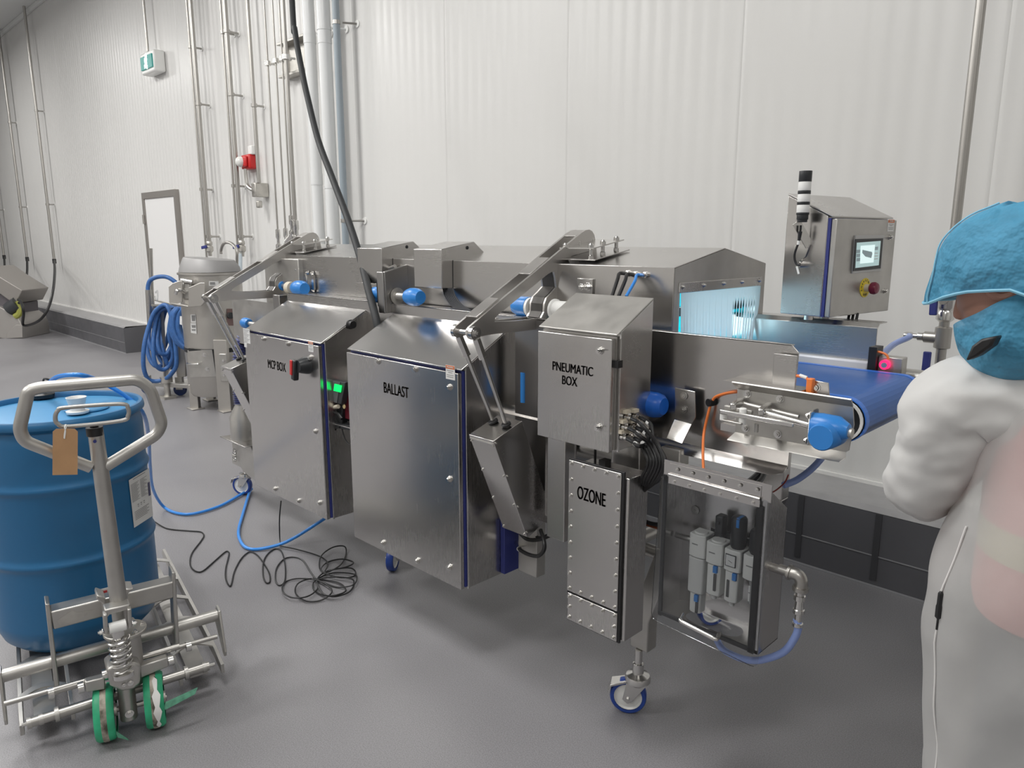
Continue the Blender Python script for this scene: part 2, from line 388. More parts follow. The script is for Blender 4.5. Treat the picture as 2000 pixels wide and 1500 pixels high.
# exit sign
def yz(px, py): return at(px, py, y=3.7)
t, xx = wallpipe('sign_conduit', 'thin steel conduit running up from the green exit sign', 'conduit', 289, 100, 3.72, .016, at(289, 100, y=3.72).z, CEIL)
sg = thing('exit_sign', 'white boxed green running man exit sign high on the wall', 'exit sign', at(290, 143, y=3.7))
c0 = at(273, 100, y=3.67); c1 = at(299, 100, y=3.67); zt = at(285, 101, y=3.67).z; zb = at(285, 145, y=3.67).z
b = B(); box(b, c0.x, c1.x, 3.67, YW, zb, zt); obj('housing', b, WHT, sg, bev=.02)
b = B(); box(b, c0.x+.03, c1.x-.03, 3.655, 3.67, zb+.05, zt-.05)
SIGNM = mat('exit_sign_green', (.03, .22, .2), .4, emit=(.03, .25, .22), es=.35); obj('sign_face', b, SIGNM, sg)
mw = mat('exit_sign_white', (.8, .85, .85), .4, emit=(.8, .9, .9), es=.5); cx = (c0.x+c1.x)/2; cz = (zb+zt)/2; h = (zt-zb)*.34
b = B(); y = 3.649
cyl(b, (cx+.02, y+.004, cz+h*.78), (cx+.02, y, cz+h*.78), .035, n=12)
def ln(p, q, wd): bar(b, (cx+p[0]*h, y+.003, cz+p[1]*h), (cx+q[0]*h, y+.003, cz+q[1]*h), wd, .004, (0, 1, 0)) if 0 else obox(b, ((cx*2+(p[0]+q[0])*h)/2, y+.003, (2*cz+(p[1]+q[1])*h)/2), (q[0]-p[0], 0, q[1]-p[1]), (0, 1, 0), (-(q[1]-p[1]), 0, q[0]-p[0]), math.hypot(q[0]-p[0], q[1]-p[1])*h/2, .002, wd/2)
ln((.05, .55), (-.04, -.1), .085); ln((0, -.05), (.36, -.40), .05); ln((.36, -.4), (.22, -.95), .045); ln((0, -.1), (-.3, -.5), .05); ln((-.3, -.5), (-.7, -.55), .045)
ln((.05, .45), (.55, .2), .04); ln((0, .5), (-.45, .15), .04); obj('running_man', b, mw, sg)
# pairs of pipes
ybl = 3.66
wallpipe('steel_pipe', 'thin steel pipe left of the pair beside the peeler', 'pipe', 364, 0, 3.68, .012, .8, CEIL, clamps=[at(a, c, y=3.68).z for a, c in ((372, 91), (391, 370))])
def valve_end(t, x, y, z, r, mb=NAVY):
    b = B(); lathe(b, [(r+.004, 0), (r+.012, -.01), (r+.012, -.04), (r+.004, -.05), (r+.018, -.065), (r+.018, -.11), (r, -.13), (r*.9, -.17)], (x, y, z), n=14); v = obj('ball_valve', b, SW, t)
    b = B(); bar(b, (x-.11, y-.045, z-.075), (x+.02, y-.045, z-.06), .034, .016); cyl(b, (x, y-.05, z-.07), (x, y, z-.07), .01, n=8); obj('valve_lever', b, mb, v, bev=.004)
e1 = at(409, 478, y=3.68); t, xx = wallpipe('steel_pipe', 'thick steel pipe of the left pair ending in a blue lever valve', 'pipe', 409, 478, 3.68, .024, e1.z+.02, CEIL, clamps=[at(a, c, y=3.68).z for a, c in ((388, 203), (406, 462))]); valve_end(t, xx, 3.68, e1.z+.04, .022)
wallpipe('steel_pipe', 'thin steel pipe left of the middle pair behind the round peeler', 'pipe', 430, 0, 3.68, .012, .9, CEIL, clamps=[at(a, c, y=3.68).z for a, c in ((437, 62), (455, 363))])
e2 = at(472, 477, y=3.68); t, xx = wallpipe('steel_pipe', 'thick steel pipe of the middle pair with blue lever valve and clear hose', 'pipe', 472, 477, 3.68, .024, e2.z+.02, CEIL, clamps=[at(a, c, y=3.68).z for a, c in ((441, 62), (456, 183), (472, 462))]); valve_end(t, xx, 3.68, e2.z+.04, .022)
b = B(); tube(b, [(xx, 3.66, e2.z-.1), (xx+.02, 3.62, e2.z-.5), (xx+.03, 3.6, .5)], .02, 8); obj('drop_hose', b, mat('clear_pale_hose', (.6, .68, .74), .3, trans=.2), t)
# swan neck faucet
g = [at(a, c, y=3.4) for a, c in ((466, 640), (463, 520), (463, 495), (459, 482), (448, 474), (437, 476), (432, 488), (432, 496))]; g = [V((g[0].x, g[0].y, 0))]+g
b = B(); tube(b, g, .016, 8); solo('swan_neck_spout', b, SP, 'curved steel spout bending over behind the round peeler', 'spout')
# alarm strobe with conduit and junction box
t, xx = wallpipe('alarm_conduit', 'slim brassy conduit running down past the red alarm', 'conduit', 483, 0, 3.7, .02, at(502, 357, y=3.7).z, CEIL, clamps=[at(495, 206, y=3.7).z])
jb = at(502, 375, y=3.7)
b = B(); box(b, jb.x-.045, jb.x+.045, 3.66, YW, at(502, 385, y=3.7).z, at(502, 357, y=3.7).z); cyl(b, (jb.x+.03, 3.7, jb.z-.09), (jb.x+.03, 3.7, jb.z-.16), .03, n=10); obj('junction_box', b, SW, t, bev=.01)
g = [at(a, c, y=3.7) for a, c in ((479, 330), (481, 350), (484, 363), (492, 370), (499, 372))]
b = B(); tube(b, g, .02, 8); obj('bent_conduit', b, SP, t)
al = thing('fire_alarm', 'red wall fire alarm with clear strobe lens', 'alarm', at(478, 331, y=3.7))
b = B(); z0 = at(470, 331, y=3.7).z; z1 = at(470, 302, y=3.7).z
box(b, at(469, 305, y=3.72).x, at(486, 305, y=3.72).x, 3.72, YW, z0, z1); obj('alarm_body', b, RED, al, bev=.02)
b = B(); cz = (z0+z1)/2; xm = at(469, 318, y=3.69).x+.07; box(b, xm-.07, xm+.05, 3.69, 3.72, z0+.02, z1-.02); obj('front_cover', b, RED, al, bev=.015)
b = B(); lathe(b, [(.055, 0), (.05, .03), (.03, .05), (0.001, .055)], (xm-.05, 3.69, cz), (0, -1, 0), n=14); obj('strobe_lens', b, mat('strobe_clear', (.75, .75, .72), .15), al)
sm = at(489, 293, y=3.75); b = B(); box(b, sm.x-.045, sm.x+.045, 3.74, YW, sm.z-.045, sm.z+.045); solo('wall_sensor', b, WHT, 'tiny white wall box just above the red fire alarm', 'sensor', bev=.01)
# rack of four service pipes with bracket and valves
ends = [(543, 457, .0085), (558, 455, .0085), (569, 430, .0085), (577, 440, .019)]; tops = (518.6, 533, 549, 556)
YS = 3.55
rk = thing('pipe_bracket', 'perforated steel wall bracket holding four small pipes', 'bracket', at(548, 110, y=3.7))
q0 = at(520, 112, y=3.6); q1 = at(577, 92, y=3.6)
b = B(); zz = at(560, 104, y=3.66).z; xa = at(524, 112, y=3.62).x; xb_ = at(577, 90, y=3.62).x
for dz in (-.16, .13): box(b, xa, xb_, 3.71, YW, zz+dz-.012, zz+dz+.012)
box(b, xa, xb_, 3.795, YW, zz-.16, zz+.13)
for xq in (xa+.02, xb_-.02): box(b, xq-.02, xq+.02, 3.76, YW, zz-.16, zz+.13)
obj('bracket_frame', b, SW, rk, bev=.004)
plabs = ('leftmost thin pipe of the bracketed four with blue lever valve', 'second thin pipe of the bracketed four with blue lever valve', 'third thin pipe of the bracketed four, with angled filter', 'thick pipe of the bracketed four with light blue tag valve')
for (px, py, r), lab in zip(ends, plabs):
    p = at(px, py, y=YS)
    t, xx = wallpipe('service_pipe', lab, 'pipe', px, py, YS, r, p.z, CEIL)
    b = B(); cyl(b, (xx, YS, zz-.1), (xx, YS, zz-.06), r+.02, n=12); cyl(b, (xx, YS, zz-.08), (xx, 3.64, zz-.08), .01, n=6); obj('pipe_clamp', b, SB, t)
    b = B(); lathe(b, [(r, .05), (r+.012, .04), (r+.014, -.03), (r+.006, -.05), (r+.006, -.09), (r+.018, -.1), (r+.018, -.15), (r+.008, -.17), (r+.008, -.3), (r+.02, -.31), (r+.02, -.37), (r+.008, -.39), (r+.01, -.62)], (xx, YS, p.z), n=12)
    cyl(b, (xx, YS, p.z-.13), (xx-.08, YS-.02, p.z-.2), .02, .024, n=10); v = obj('valve_body', b, SB, t)
    if r < .02 and px < 565:
        b = B(); bar(b, (xx-.09, YS-.04, p.z-.34), (xx+.06, YS-.04, p.z-.34), .04, .02); obj('valve_lever', b, NAVY, v, bev=.005)
    elif r > .02:
        b = B(); bar(b, (xx, YS-.05, p.z+.02), (xx+.17, YS-.05, p.z+.02), .045, .015); obj('valve_lever', b, BLUEC, v, bev=.004)
        b = B(); cyl(b, (xx-.02, YS-.06, p.z-.38), (xx+.09, YS-.06, p.z-.4), .035, n=12); obj('filter_knob', b, BLK, v)
# two white pipes, grey pipe, short stand-off clamps
for px, r, lab, m, cl in ((601, .052, 'left of the two wide white wall pipes', WHTP, (616, 66)), (630.5, .058, 'right of the two wide white wall pipes', WHTP, (643, 57)), (655, .03, 'blue grey plastic pipe right of the white pipes', GREYP, (667, 45))):
    t, xx = wallpipe('wall_pipe', lab, 'pipe', px, 0, 3.66, r, .5, CEIL, m=m)
    for zc in ((at(cl[0], cl[1], y=3.7).z, 1.75) if r < .04 else (at(cl[0], cl[1], y=3.7).z,)):
        b = B(); cyl(b, (xx, 3.66, zc-.015), (xx, 3.66, zc+.015), r+.004, n=18); cyl(b, (xx+r, 3.70, zc), (xx+r+.06, YW, zc), .009, n=8); obj('pipe_clamp', b, m if r > .04 else SP, t)
        b = B(); cyl(b, (xx+r+.06, YW-.01, zc), (xx+r+.06, YW+.002, zc), .03, n=14); obj('wall_rosette', b, WHT, t)
    if r > .04:
        zj = at(px, 75, y=3.66).z
        for z in (zj, zj-1.2):
            b = B(); cyl(b, (xx, 3.66, z-.05), (xx, 3.66, z+.05), r+.003, n=20); obj('pipe_socket', b, m, t)
# right-hand drop pipe with tee, hose and lever valves
YP = 3.45
p0 = at(1911, 50, y=YP); pz = at(1843, 575, y=YP)
rp = thing('drop_pipe', 'thick steel drop pipe behind the person with tee and blue lever valves', 'pipe', (p0.x, YP, .95))
xx = p0.x
b = B(); cyl(b, (xx, YP, at(1840, 600, y=YP).z), (xx, YP, CEIL), .019, n=18); obj('upper_run', b, SP, rp)
zv = at(1840, 600, y=YP).z; ztee = at(1832, 660, y=YP).z
b = B(); cyl(b, (xx, YP, .95), (xx, YP, zv), .02, n=16); lathe(b, [(.02, .05), (.032, .045), (.032, -.04), (.02, -.045)], (xx, YP, ztee), n=16)
cyl(b, (xx, YP, ztee), (xx-.07, YP, ztee), .024, n=14); obj('tee_fitting', b, SP, rp)
b = B(); lathe(b, [(.024, .06), (.034, .055), (.034, 0), (.028, -.01), (.034, -.02), (.034, -.05), (.022, -.06)], (xx, YP, zv+.0), n=14); cyl(b, (xx, YP, zv+.03), (xx, YP-.06, zv+.03), .015, n=10); cyl(b, (xx, YP-.04, zv+.06), (xx+.14, YP-.04, zv+.07), .012, n=8); v = obj('valve_body', b, SB, rp)
b = B(); bar(b, (xx-.03, YP-.06, zv-.03), (xx-.035, YP-.06, zv+.10), .028, .02, (1, 0, 0)); obj('valve_lever', b, NAVY, v, bev=.004)
b = B(); z3 = at(1822, 730, y=YP).z; bar(b, (xx-.035, YP-.06, z3-.12), (xx-.035, YP-.06, z3+.1), .03, .016, (1, 0, 0)); cyl(b, (xx, YP, z3-.08), (xx-.02, YP-.06, z3-.08), .012, n=8); cyl(b, (xx, YP, z3-.09), (xx, YP, z3-.02), .03, n=12); obj('lower_lever', b, NAVY, rp, bev=.004)
b = B(); lathe(b, [(.012, 0), (.016, .01), (.016, .03), (.011, .035), (.011, .05), (.018, .055), (.018, .075), (.012, .08)], (xx-.15, YP, ztee), (1, 0, 0), n=12); obj('hose_barb', b, SB, rp)
hs = [V((xx-.13, YP, ztee))]+[at(a, c, y=yy) for a, c, yy in ((1775, 659, 3.38), (1745, 673, 3.25), (1722, 697, 3.05), (1700, 740, 2.85), (1672, 800, 2.75), (1636, 852, 2.7), (1596, 905, 2.6), (1560, 935, 2.55), (1530, 948, 2.5))]
b = B(); tube(b, hs, .0125, 10); solo('water_hose', b, CLHOSE, 'pale blue hose arching from the drop pipe tee down behind the conveyor', 'hose')

# black drop cable from the ceiling to the machine
g = [at(a, c, y=yy) for a, c, yy in ((569, -25, 2.5), (576, 60, 2.45), (590, 140, 2.4), (603, 200, 2.36), (622, 275, 2.3), (650, 350, 2.22), (680, 430, 2.12), (704, 505, 2.03), (722, 575, 1.93), (735, 625, 1.88), (742, 665, 1.87))]
g = [V((g[0].x-.03, g[0].y+.02, CEIL))]+g
b = B(); tube(b, g, .0175, 12, m=8); solo('drop_cable', b, BLKH, 'thick black cable hanging from the ceiling down to the machine', 'cable')

# ================================================================ THE TUNNEL CONVEYOR
YN, YH, YR, YFAR = 1.95, 2.05, 2.36, 2.67     # near side plate, near hood wall, ridge, far hood wall
XE, X0 = -1.306, -3.985                         # hood's delivery end and its far end
ZE, ZR = 1.505, 1.563
mc = thing('tunnel_conveyor', 'long stainless steel tunnel conveyor on castors with cyan glow behind a strip curtain', 'machine', (-2.6, 2.3, 0))
def hoodpoly(x, yn, yf, zb, ze, zr, t=0): return [(x, yn, zb), (x, yn, ze), (x, (yn+yf)/2, zr), (x, yf, ze), (x, yf, zb)]
# hood as a folded sheet with open ends
b = B(); T = .004
def sheet(bm, pts, vec, t=.004):
    """folded sheet: open polyline extruded along vec, thickness t (inwards)"""
    vec = V(vec); P = [V(p) for p in pts]; N = []
    for i, p in enumerate(P):
        d = (P[min(i+1, len(P)-1)]-P[max(i-1, 0)]).normalized(); N.append(p+vec.normalized().cross(d)*t)
    for i in range(len(P)-1): prism(bm, [P[i], P[i+1], N[i+1], N[i]], vec)
sheet(b, hoodpoly(X0, YH, YFAR, 1.27, ZE, ZR), (XE-X0, 0, 0), .004)
obj('hood', b, SX, mc, bev=.004)
# raised covers over the lamp boxes
for xa, xb in ((-3.003, -2.809), (-2.573, -2.387)):
    b = B(); yn = 1.986; yf = 2.17+(2.17-1.986)
    yf = 2.31
    pts = [(xa, yn, 1.392), (xa, yn, 1.555), (xa, 2.17, 1.586), (xa, 2.245, 1.53), (xa, 2.2, 1.522), (xa, YH-.001, ZE-.01), (xa, YH-.001, 1.392)]
    prism(b, pts, (xb-xa, 0, 0)); o = obj('lamp_cover', b, SX, mc, bev=.003)
    b = B(); hexbolt(b, (xb, 2.13, 1.56), (1, 0, 0), .005, .003); box(b, xb, xb+.002, YH-.004, YH, 1.392, ZE+.004); obj('cover_screw', b, BLKP, o)
# delivery end panel with the opening for the curtain
b = B(); E0 = XE-.003; oy0, oy1, oz = 2.085, 2.632, 1.437
def zroof(y): return ZE+(ZR-ZE)*(1-abs(y-YR)/(YR-YH))
prism(b, [(E0, YH, 1.27), (E0, YH, ZE), (E0, oy0, zroof(oy0)), (E0, oy0, 1.27)], (.004, 0, 0))
prism(b, [(E0, oy1, 1.27), (E0, oy1, zroof(oy1)), (E0, YFAR, ZE), (E0, YFAR, 1.27)], (.004, 0, 0))
prism(b, [(E0, oy0, oz), (E0, oy0, zroof(oy0)), (E0, YR, ZR), (E0, oy1, zroof(oy1)), (E0, oy1, oz)], (.004, 0, 0))
obj('end_panel', b, SM, mc)
b = B(); box(b, XE+.001, XE+.005, oy0-.01, oy1+.01, oz-.012, oz+.022)
rail = obj('curtain_rail', b, SX, mc, bev=.002)
bolts('rail_bolt', [((XE+.005, oy0+.01+(oy1-oy0-.02)*k/4, oz+.008), (1, 0, 0)) for k in range(5)], SB, rail, .006, .004)
NS = 27; wS = (oy1-oy0)/NS
for k in range(NS):
    b = B(); yc = oy0+(k+.5)*wS; zt_ = oz-.012; tw = 0; lean = 0; wd = wS*.52
    if k >= 17: wd = wS*((.10, .08, .12, .10, .30, .34, .24, .30, .10, .2)[k-17]); tw = .5*(random.random()-.3); lean = -.012-.010*random.random()
    if k == NS-1: lean = -.05; wd = wS*.62
    if k == 0: lean = .016
    if k == 1: lean = .006
    rows = []
    for j in range(9):
        t = j/8; z = zt_-(zt_-1.165)*t; a = tw*t; ww = wS*.5*(1-t)+wd*t if t < .2 else wd
        cy = yc+lean*t*t*2 if k >= 17 else yc+lean*t; cx = XE+.004+.012*t*t*(1 if k % 2 else .4)
        rows.append([(cx-math.sin(a)*ww, cy-math.cos(a)*ww, z), (cx+math.sin(a)*ww, cy+math.cos(a)*ww, z), (cx+math.sin(a)*ww+.0012, cy+math.cos(a)*ww, z), (cx-math.sin(a)*ww+.0012, cy-math.cos(a)*ww, z)])
    grid_surf(b, rows); obj('curtain_strip', b, PVC, mc, smooth=60)
# ultraviolet lamp tubes inside; the glow panel and backlight behind the curtain are added
CY = mat('cyan_glow', (0, .5, .6), .4, emit=(0.0, .50, .66), es=1.0)
for k in range(6):
    for (za) in (1.45, 1.30):
        b = B(); cyl(b, (-1.42-.11*k, 2.12, za-.02*(k % 2)), (-1.42-.11*k, 2.61, za-.02*(k % 2)), .022, n=10); obj('lamp_tube', b, CY, mc)
b = B(); box(b, -1.415, -1.41, 2.07, 2.65, 1.365, 1.45); box(b, -1.415, -1.41, 2.07, 2.65, 1.2, 1.335); obj('added_glow_panel', b, CY, mc)  # added emissive panel standing for the cyan glow seen between the strips
l = bpy.data.lights.new('curtain_backlight', 'AREA'); l.shape = 'RECTANGLE'; l.size = .5; l.size_y = .2; l.energy = .5; l.color = (.93, .98, 1)  # added area light, brightens the curtain strips from behind
lo_ = bpy.data.objects.new('curtain_backlight', l); lo_.location = (-1.395, YR, 1.33); lo_.rotation_euler = (0, math.radians(-55), 0); col.objects.link(lo_); lo_.rotation_euler = V((1, 0, 0)).to_track_quat('-Z', 'Y').to_euler()
b = B(); box(b, -1.40, -1.38, 2.07, 2.65, 1.335, 1.365); obj('lamp_bar', b, BLKP, mc)
# near and far side plates
b = B(); xa, xb = -3.62, -.842
prism(b, [(xa, YN, .972), (xa, YN, 1.315), (xb-.02, YN, 1.315), (xb, YN, 1.295), (xb-.006, YN, .965)], (0, .004, 0))
prism(b, [(xa, YN, 1.311), (xa, YH+.0, 1.311), (xb-.02, YN+.018, 1.311), (xb-.02, YN, 1.311)], (0, 0, .004))
prism(b, [(xa, YN, .974), (xa, YN-.03, .945), (xb-.04, YN-.03, .945), (xb-.01, YN-.02, .955), (xb-.006, YN, .974)], (0, .004, .001))
obj('near_side_plate', b, SX, mc, bev=.001)
b = B(); prism(b, [(-4.30, YN, .98), (-4.30, YN, 1.25), (-3.63, YN, 1.25), (-3.63, YN, .98)], (0, .004, 0))
box(b, -4.3, -3.99, YN, YFAR, .98, .985); obj('infeed_side_plate', b, SM, mc)
b = B(); box(b, -4.0, -3.62, 2.02, 2.66, 1.05, 1.49); obj('infeed_chute', b, SM, mc, bev=.004)
YB0, YB1 = 2.03, 2.52
b = B(); yf = 2.6; xe = -.862
prism(b, [(XE-.1, yf, 1.19), (XE-.1, yf, 1.305), (XE-.1, yf+.018, 1.32), (XE-.1, yf+.09, 1.32), (XE-.1, yf+.09, 1.316), (XE-.1, yf+.02, 1.316), (XE-.1, yf+.004, 1.303), (XE-.1, yf+.004, 1.19)], (xe-XE+.1, 0, 0))
obj('far_side_plate', b, SX, mc, bev=.0015)
b = B(); box(b, XE-.1, xe-.01, yf-.03, yf, 1.158, 1.192); obj('guide_strip', b, mat('guide_strip_white', (.72, .72, .78), .25), mc, bev=.006)
# belt loop, edge bands, end roller
RB = .062; xr = -.742; zr = 1.112
def beltloop(y0, y1, R, m, nm, x0=-3.6):
    b = B(); P = [(x0, zr+R), (xr, zr+R)]+[(xr+R*math.sin(a*PI/14), zr+R*math.cos(a*PI/14)) for a in range(1, 14)]+[(xr, zr-R), (x0, zr-R)]
    Q = [(x, z) for x, z in P]; ins = [(x0, zr+R-.003), (xr, zr+R-.003)]+[(xr+(R-.003)*math.sin(a*PI/14), zr+(R-.003)*math.cos(a*PI/14)) for a in range(1, 14)]+[(xr, zr-R+.003), (x0, zr-R+.003)]
    for i in range(len(Q)-1):
        q = [Q[i], Q[i+1], ins[i+1], ins[i]]; prism(b, [(x, y0, z) for x, z in q], (0, y1-y0, 0))
    bmesh.ops.remove_doubles(b, verts=b.verts, dist=1e-5)
    return obj(nm, b, m, mc)
beltloop(YB0+.024, YB1-.024, RB, BELT, 'belt'); beltloop(YB0, YB0+.024, RB+.0016, BELTE, 'belt_edge'); beltloop(YB1-.024, YB1, RB+.0016, BELTE, 'belt_edge')
b = B(); cyl(b, (xr, YB0-.004, zr), (xr, YB1+.03, zr), RB-.004, n=28); rl = obj('end_roller', b, BLKP, mc)
b = B(); lathe(b, [(RB-.004, 0), (RB-.004, -.006), (RB-.011, -.006), (RB-.011, 0)], (xr, YB0-.004, zr), (0, 1, 0), n=28, cap=False); obj('roller_rim', b, WHT, rl)
b = B(); box(b, -1.25, xr-.05, YB0+.02, YB1-.02, zr-.045, zr+.045); obj('belt_bed', b, SX, mc)
# drum motor and reader on the far side of the belt
b = B(); cyl(b, (-1.0, 2.66, 1.135), (-.70, 2.66, 1.135), .036, n=18); box(b, -.98, -.70, 2.60, 2.70, 1.04, 1.115); obj('far_gear_motor', b, SM, mc, bev=.006)
b = B(); p = at(1733, 712, y=2.56); box(b, p.x-.055, p.x-.03, 2.54, 2.60, p.z-.05, p.z+.055); obj('sensor_backplate', b, BLK, mc)
b = B(); box(b, p.x-.03, p.x+.045, 2.56, 2.61, p.z-.03, p.z+.025); sb = obj('photo_sensor', b, SM, mc, bev=.003)
b = B(); cyl(b, (p.x-.005, 2.56, p.z), (p.x-.005, 2.545, p.z), .016, n=14); obj('sensor_lens', b, mat('sensor_red', (.2, 0, .03), .2, emit=(1, .02, .12), es=1.6), sb)
b = B(); cyl(b, (p.x-.005, 2.545, p.z), (p.x-.003, 2.538, p.z), .009, n=12); obj('lens_ring', b, SB, sb)
b = B(); tube(b, [at(a, c, y=2.55) for a, c in ((1709, 686), (1720, 688), (1731, 693), (1736, 702))], .004, 6); obj('sensor_cable', b, ORG, mc)
# near tray that carries the pivoting cleaning arm
YT = 1.87
tp = lambda a, c, y=YT: at(a, c, y=y)
b = B(); q = [tp(1440, 760), tp(1666, 795), tp(1668, 830), tp(1658, 880), tp(1650, 884), tp(1436, 845)]
prism(b, q, (0, .004, 0)); u = tp(1440, 760); v_ = tp(1666, 795)
prism(b, [u, u+V((-.004, -.028, .022)), v_+V((.004, -.028, .022)), v_], (0, .003, .004))
l0 = tp(1436, 845); l1 = tp(1652, 884)
prism(b, [l0, l0+V((-.006, -.035, -.016)), l1+V((0, -.038, -.018)), l1+V((.008, -.02, -.01)), l1], (0, .003, .003))
tray = obj('tray_plate', b, SM, mc, bev=.0012)
bolts('tray_bolt', [(tp(a, c, YT if c < 860 else YN), (0, -1, 0)) for a, c in ((1460, 769), (1524, 779), (1456, 836), (1519, 848), (1457, 866))], SB, tray, .0075, .006)
b = B(); box(b, -1.02, -.80, YT+.004, YN, 1.185, 1.205); box(b, -1.02, -.80, YT+.004, YN, 1.06, 1.08); obj('tray_spacer', b, SX, mc)
b = B(); e = tp(1590, 745, 1.93); box(b, -.90, -.835, 1.925, 1.93, 1.2, 1.29)
prism(b, [at(1585, 742, y=1.93), at(1618, 748, y=1.93), at(1620, 776, y=1.93), at(1585, 768, y=1.93)], (0, .004, 0)); br = obj('sensor_bracket', b, SX, mc, bev=.001)
b = B(); hexbolt(b, at(1594, 757, y=1.93), (0, -1, 0), .008, .006); obj('bracket_bolt', b, SB, br)
b = B(); q = at(1583, 752, y=1.92); box(b, q.x-.008, q.x+.008, 1.91, 1.93, q.z-.028, q.z+.018); obj('sensor_plug', b, ORG, mc, bev=.002)
# pivoting arm with clamp bars and blue actuator
YA = 1.80
A_ = lambda a, c, y=YA: at(a, c, y=y)
arm = thing('clamp_arm', 'polished rod arm with white bushes and blue round actuator in front of the belt end', 'clamp arm', A_(1530, 820))
b = B(); cyl(b, A_(1497, 808), A_(1585, 832), .0095, n=14); obj('main_rod', b, SB, arm)
b = B(); cyl(b, A_(1440, 786, 1.85), A_(1560, 815, 1.85), .007, n=12); obj('rear_rod', b, SM, arm)
b = B(); bar(b, A_(1406, 803, 1.77), A_(1550, 831, 1.77), .013, .008); obj('clamp_bar', b, SB, arm, bev=.003)
b = B(); bar(b, A_(1412, 820, 1.77), A_(1450, 828, 1.77), .006, .014); bar(b, A_(1416, 795, 1.79), A_(1470, 806, 1.79), .012, .012); obj('jaw_bar', b, SM, arm, bev=.002)
for a, c in ((1413, 813), (1451, 805), (1450, 822)):
    b = B(); p = A_(a, c, 1.78); cyl(b, p-V((0, 0, .011)), p+V((0, 0, .011)), .0095, n=14); obj('white_bush', b, WHT, arm, bev=.002)
for (a, c), (a2, c2) in (((1486, 805), (1502, 793)), ((1431, 794), (1449, 784))):
    b = B(); bar(b, A_(a, c, 1.78), A_(a2, c2, 1.86), .02, .016); cyl(b, A_(a, c-3, 1.78), A_(a, c-7, 1.78), .008, n=10); cyl(b, A_(a2, c2-2, 1.86), A_(a2, c2-6, 1.86), .008, n=10); obj('cross_clamp', b, SB, arm, bev=.003)
b = B(); p = A_(1478, 828); cyl(b, p, p-V((0, 0, .022)), .006, n=8); obj('stop_pin', b, SM, arm)
p = A_(1585, 832); ar = V((1, 0, -.06)).normalized()
b = B(); prism(b, [p+V((0, -.025, .042)), p+V((0, .025, .042)), p+V((0, .025, -.045)), p+V((0, -.025, -.045))], (.006, 0, 0)); fl = obj('flange_plate', b, SB, arm, bev=.003)
bolts('flange_bolt', [(p+V((0, dy, dz)), (-1, 0, 0)) for dy, dz in ((-.018, .03), (.018, .03), (-.018, -.034), (.018, -.034))], SB, fl, .006, .005)
b = B(); lathe(b, [(.001, -.052), (.030, -.052), (.033, -.048), (.036, 0), (.036, .03), (.03, .045), (.001, .05)], p+V((.045, 0, -.012)), (0, 1, 0), n=26); obj('actuator_head', b, BLUEC, arm)
b = B(); lathe(b, [(.001, 0), (.032, 0), (.034, .02), (.033, .06), (.018, .085), (.001, .088)], p+V((.006, 0, .003)), (1, 0, 0), n=22); obj('actuator_body', b, BLUEC, arm)
b = B(); q = p+V((.094, 0, .0)); cyl(b, q-V((.006, 0, 0)), q+V((.006, 0, 0)), .012, n=10); obj('end_nut', b, SW, arm)
# legs, frame tubes, castors
b = B(); xl = -1.22; q0 = at(1315, 900, y=1.93)
box(b, q0.x-.035, q0.x+.035, 1.91, 1.965, .62, .96)
b2 = at(1250, 1268, y=1.93); zb_ = .235; xb2 = -1.298
prism(b, [(q0.x-.035, 1.912, .62), (q0.x+.035, 1.912, .62), (xb2+.035, 1.912, .345), (xb2+.035, 1.912, zb_), (xb2-.035, 1.912, zb_), (xb2-.035, 1.912, .36)], (0, .055, 0))
obj('near_front_leg', b, SM, mc, bev=.004)
b = B(); bk = [at(a, c, y=1.92) for a, c in ((1318, 757), (1357, 765), (1358, 815), (1351, 828), (1317, 818))]; prism(b, bk, (0, .005, 0))
bk2 = [at(1317, 818, y=1.92), at(1351, 828, y=1.92), at(1332, 867, y=1.885), at(1301, 856, y=1.885)]; prism(b, bk2, (0, .005, -.002))
lb = obj('leg_bracket', b, SX, mc, bev=.0015)
bolts('bracket_bolt', [(at(a, c, y=1.918), (0, -1, 0)) for a, c in ((1336, 773), (1335, 800))], SB, lb, .008, .006)
b = B(); p = at(1517, 930, y=2.64); box(b, p.x-.04, p.x+.04, 2.61, 2.67, .62, 1.16); prism(b, [(p.x-.04, 2.61, .62), (p.x+.04, 2.61, .62), (p.x-.1, 2.61, .24), (p.x-.17, 2.61, .24), (p.x-.17, 2.61, .34)], (0, .06, 0)); obj('far_front_leg', b, SX, mc, bev=.004)
b = B()
cyl(b, (-3.6, 1.965, .875), (q0.x, 1.965, .875), .024, n=18); cyl(b, (-3.6, 1.965, .575), (q0.x-.02, 1.965, .575), .022, n=18)
cyl(b, (-4.2, 2.63, .60), (-1.3, 2.63, .60), .024, n=14); cyl(b, (-1.35, 1.97, .60), (-1.35, 2.63, .60), .022, n=14); cyl(b, (-1.3, 1.97, .92), (-1.3, 2.63, .92), .022, n=14)
obj('frame_tube', b, SM, mc)
for k in range(9):
    b = B(); y = 2.02+.065*k; box(b, -3.9, -1.05, y, y+.045, .955, .965); obj('underbelt_slat', b, SM, mc, bev=.002)
for (x0_, x1_, z0_, z1_, yy) in ((-1.722, -1.704, .60, 1.30, 1.90), (-1.62, -1.54, .58, 1.0, 1.80), (-1.395, -1.285, .55, 1.0, 1.86), (-2.10, -2.03, .27, 1.3, 1.93), (-3.75, -3.68, .27, 1.3, 1.93), (-2.93, -2.88, .5, 1.1, 1.95)):
    b = B(); box(b, x0_, x1_, yy, yy+.05, z0_, z1_); obj('frame_post', b, SV, mc, bev=.003)
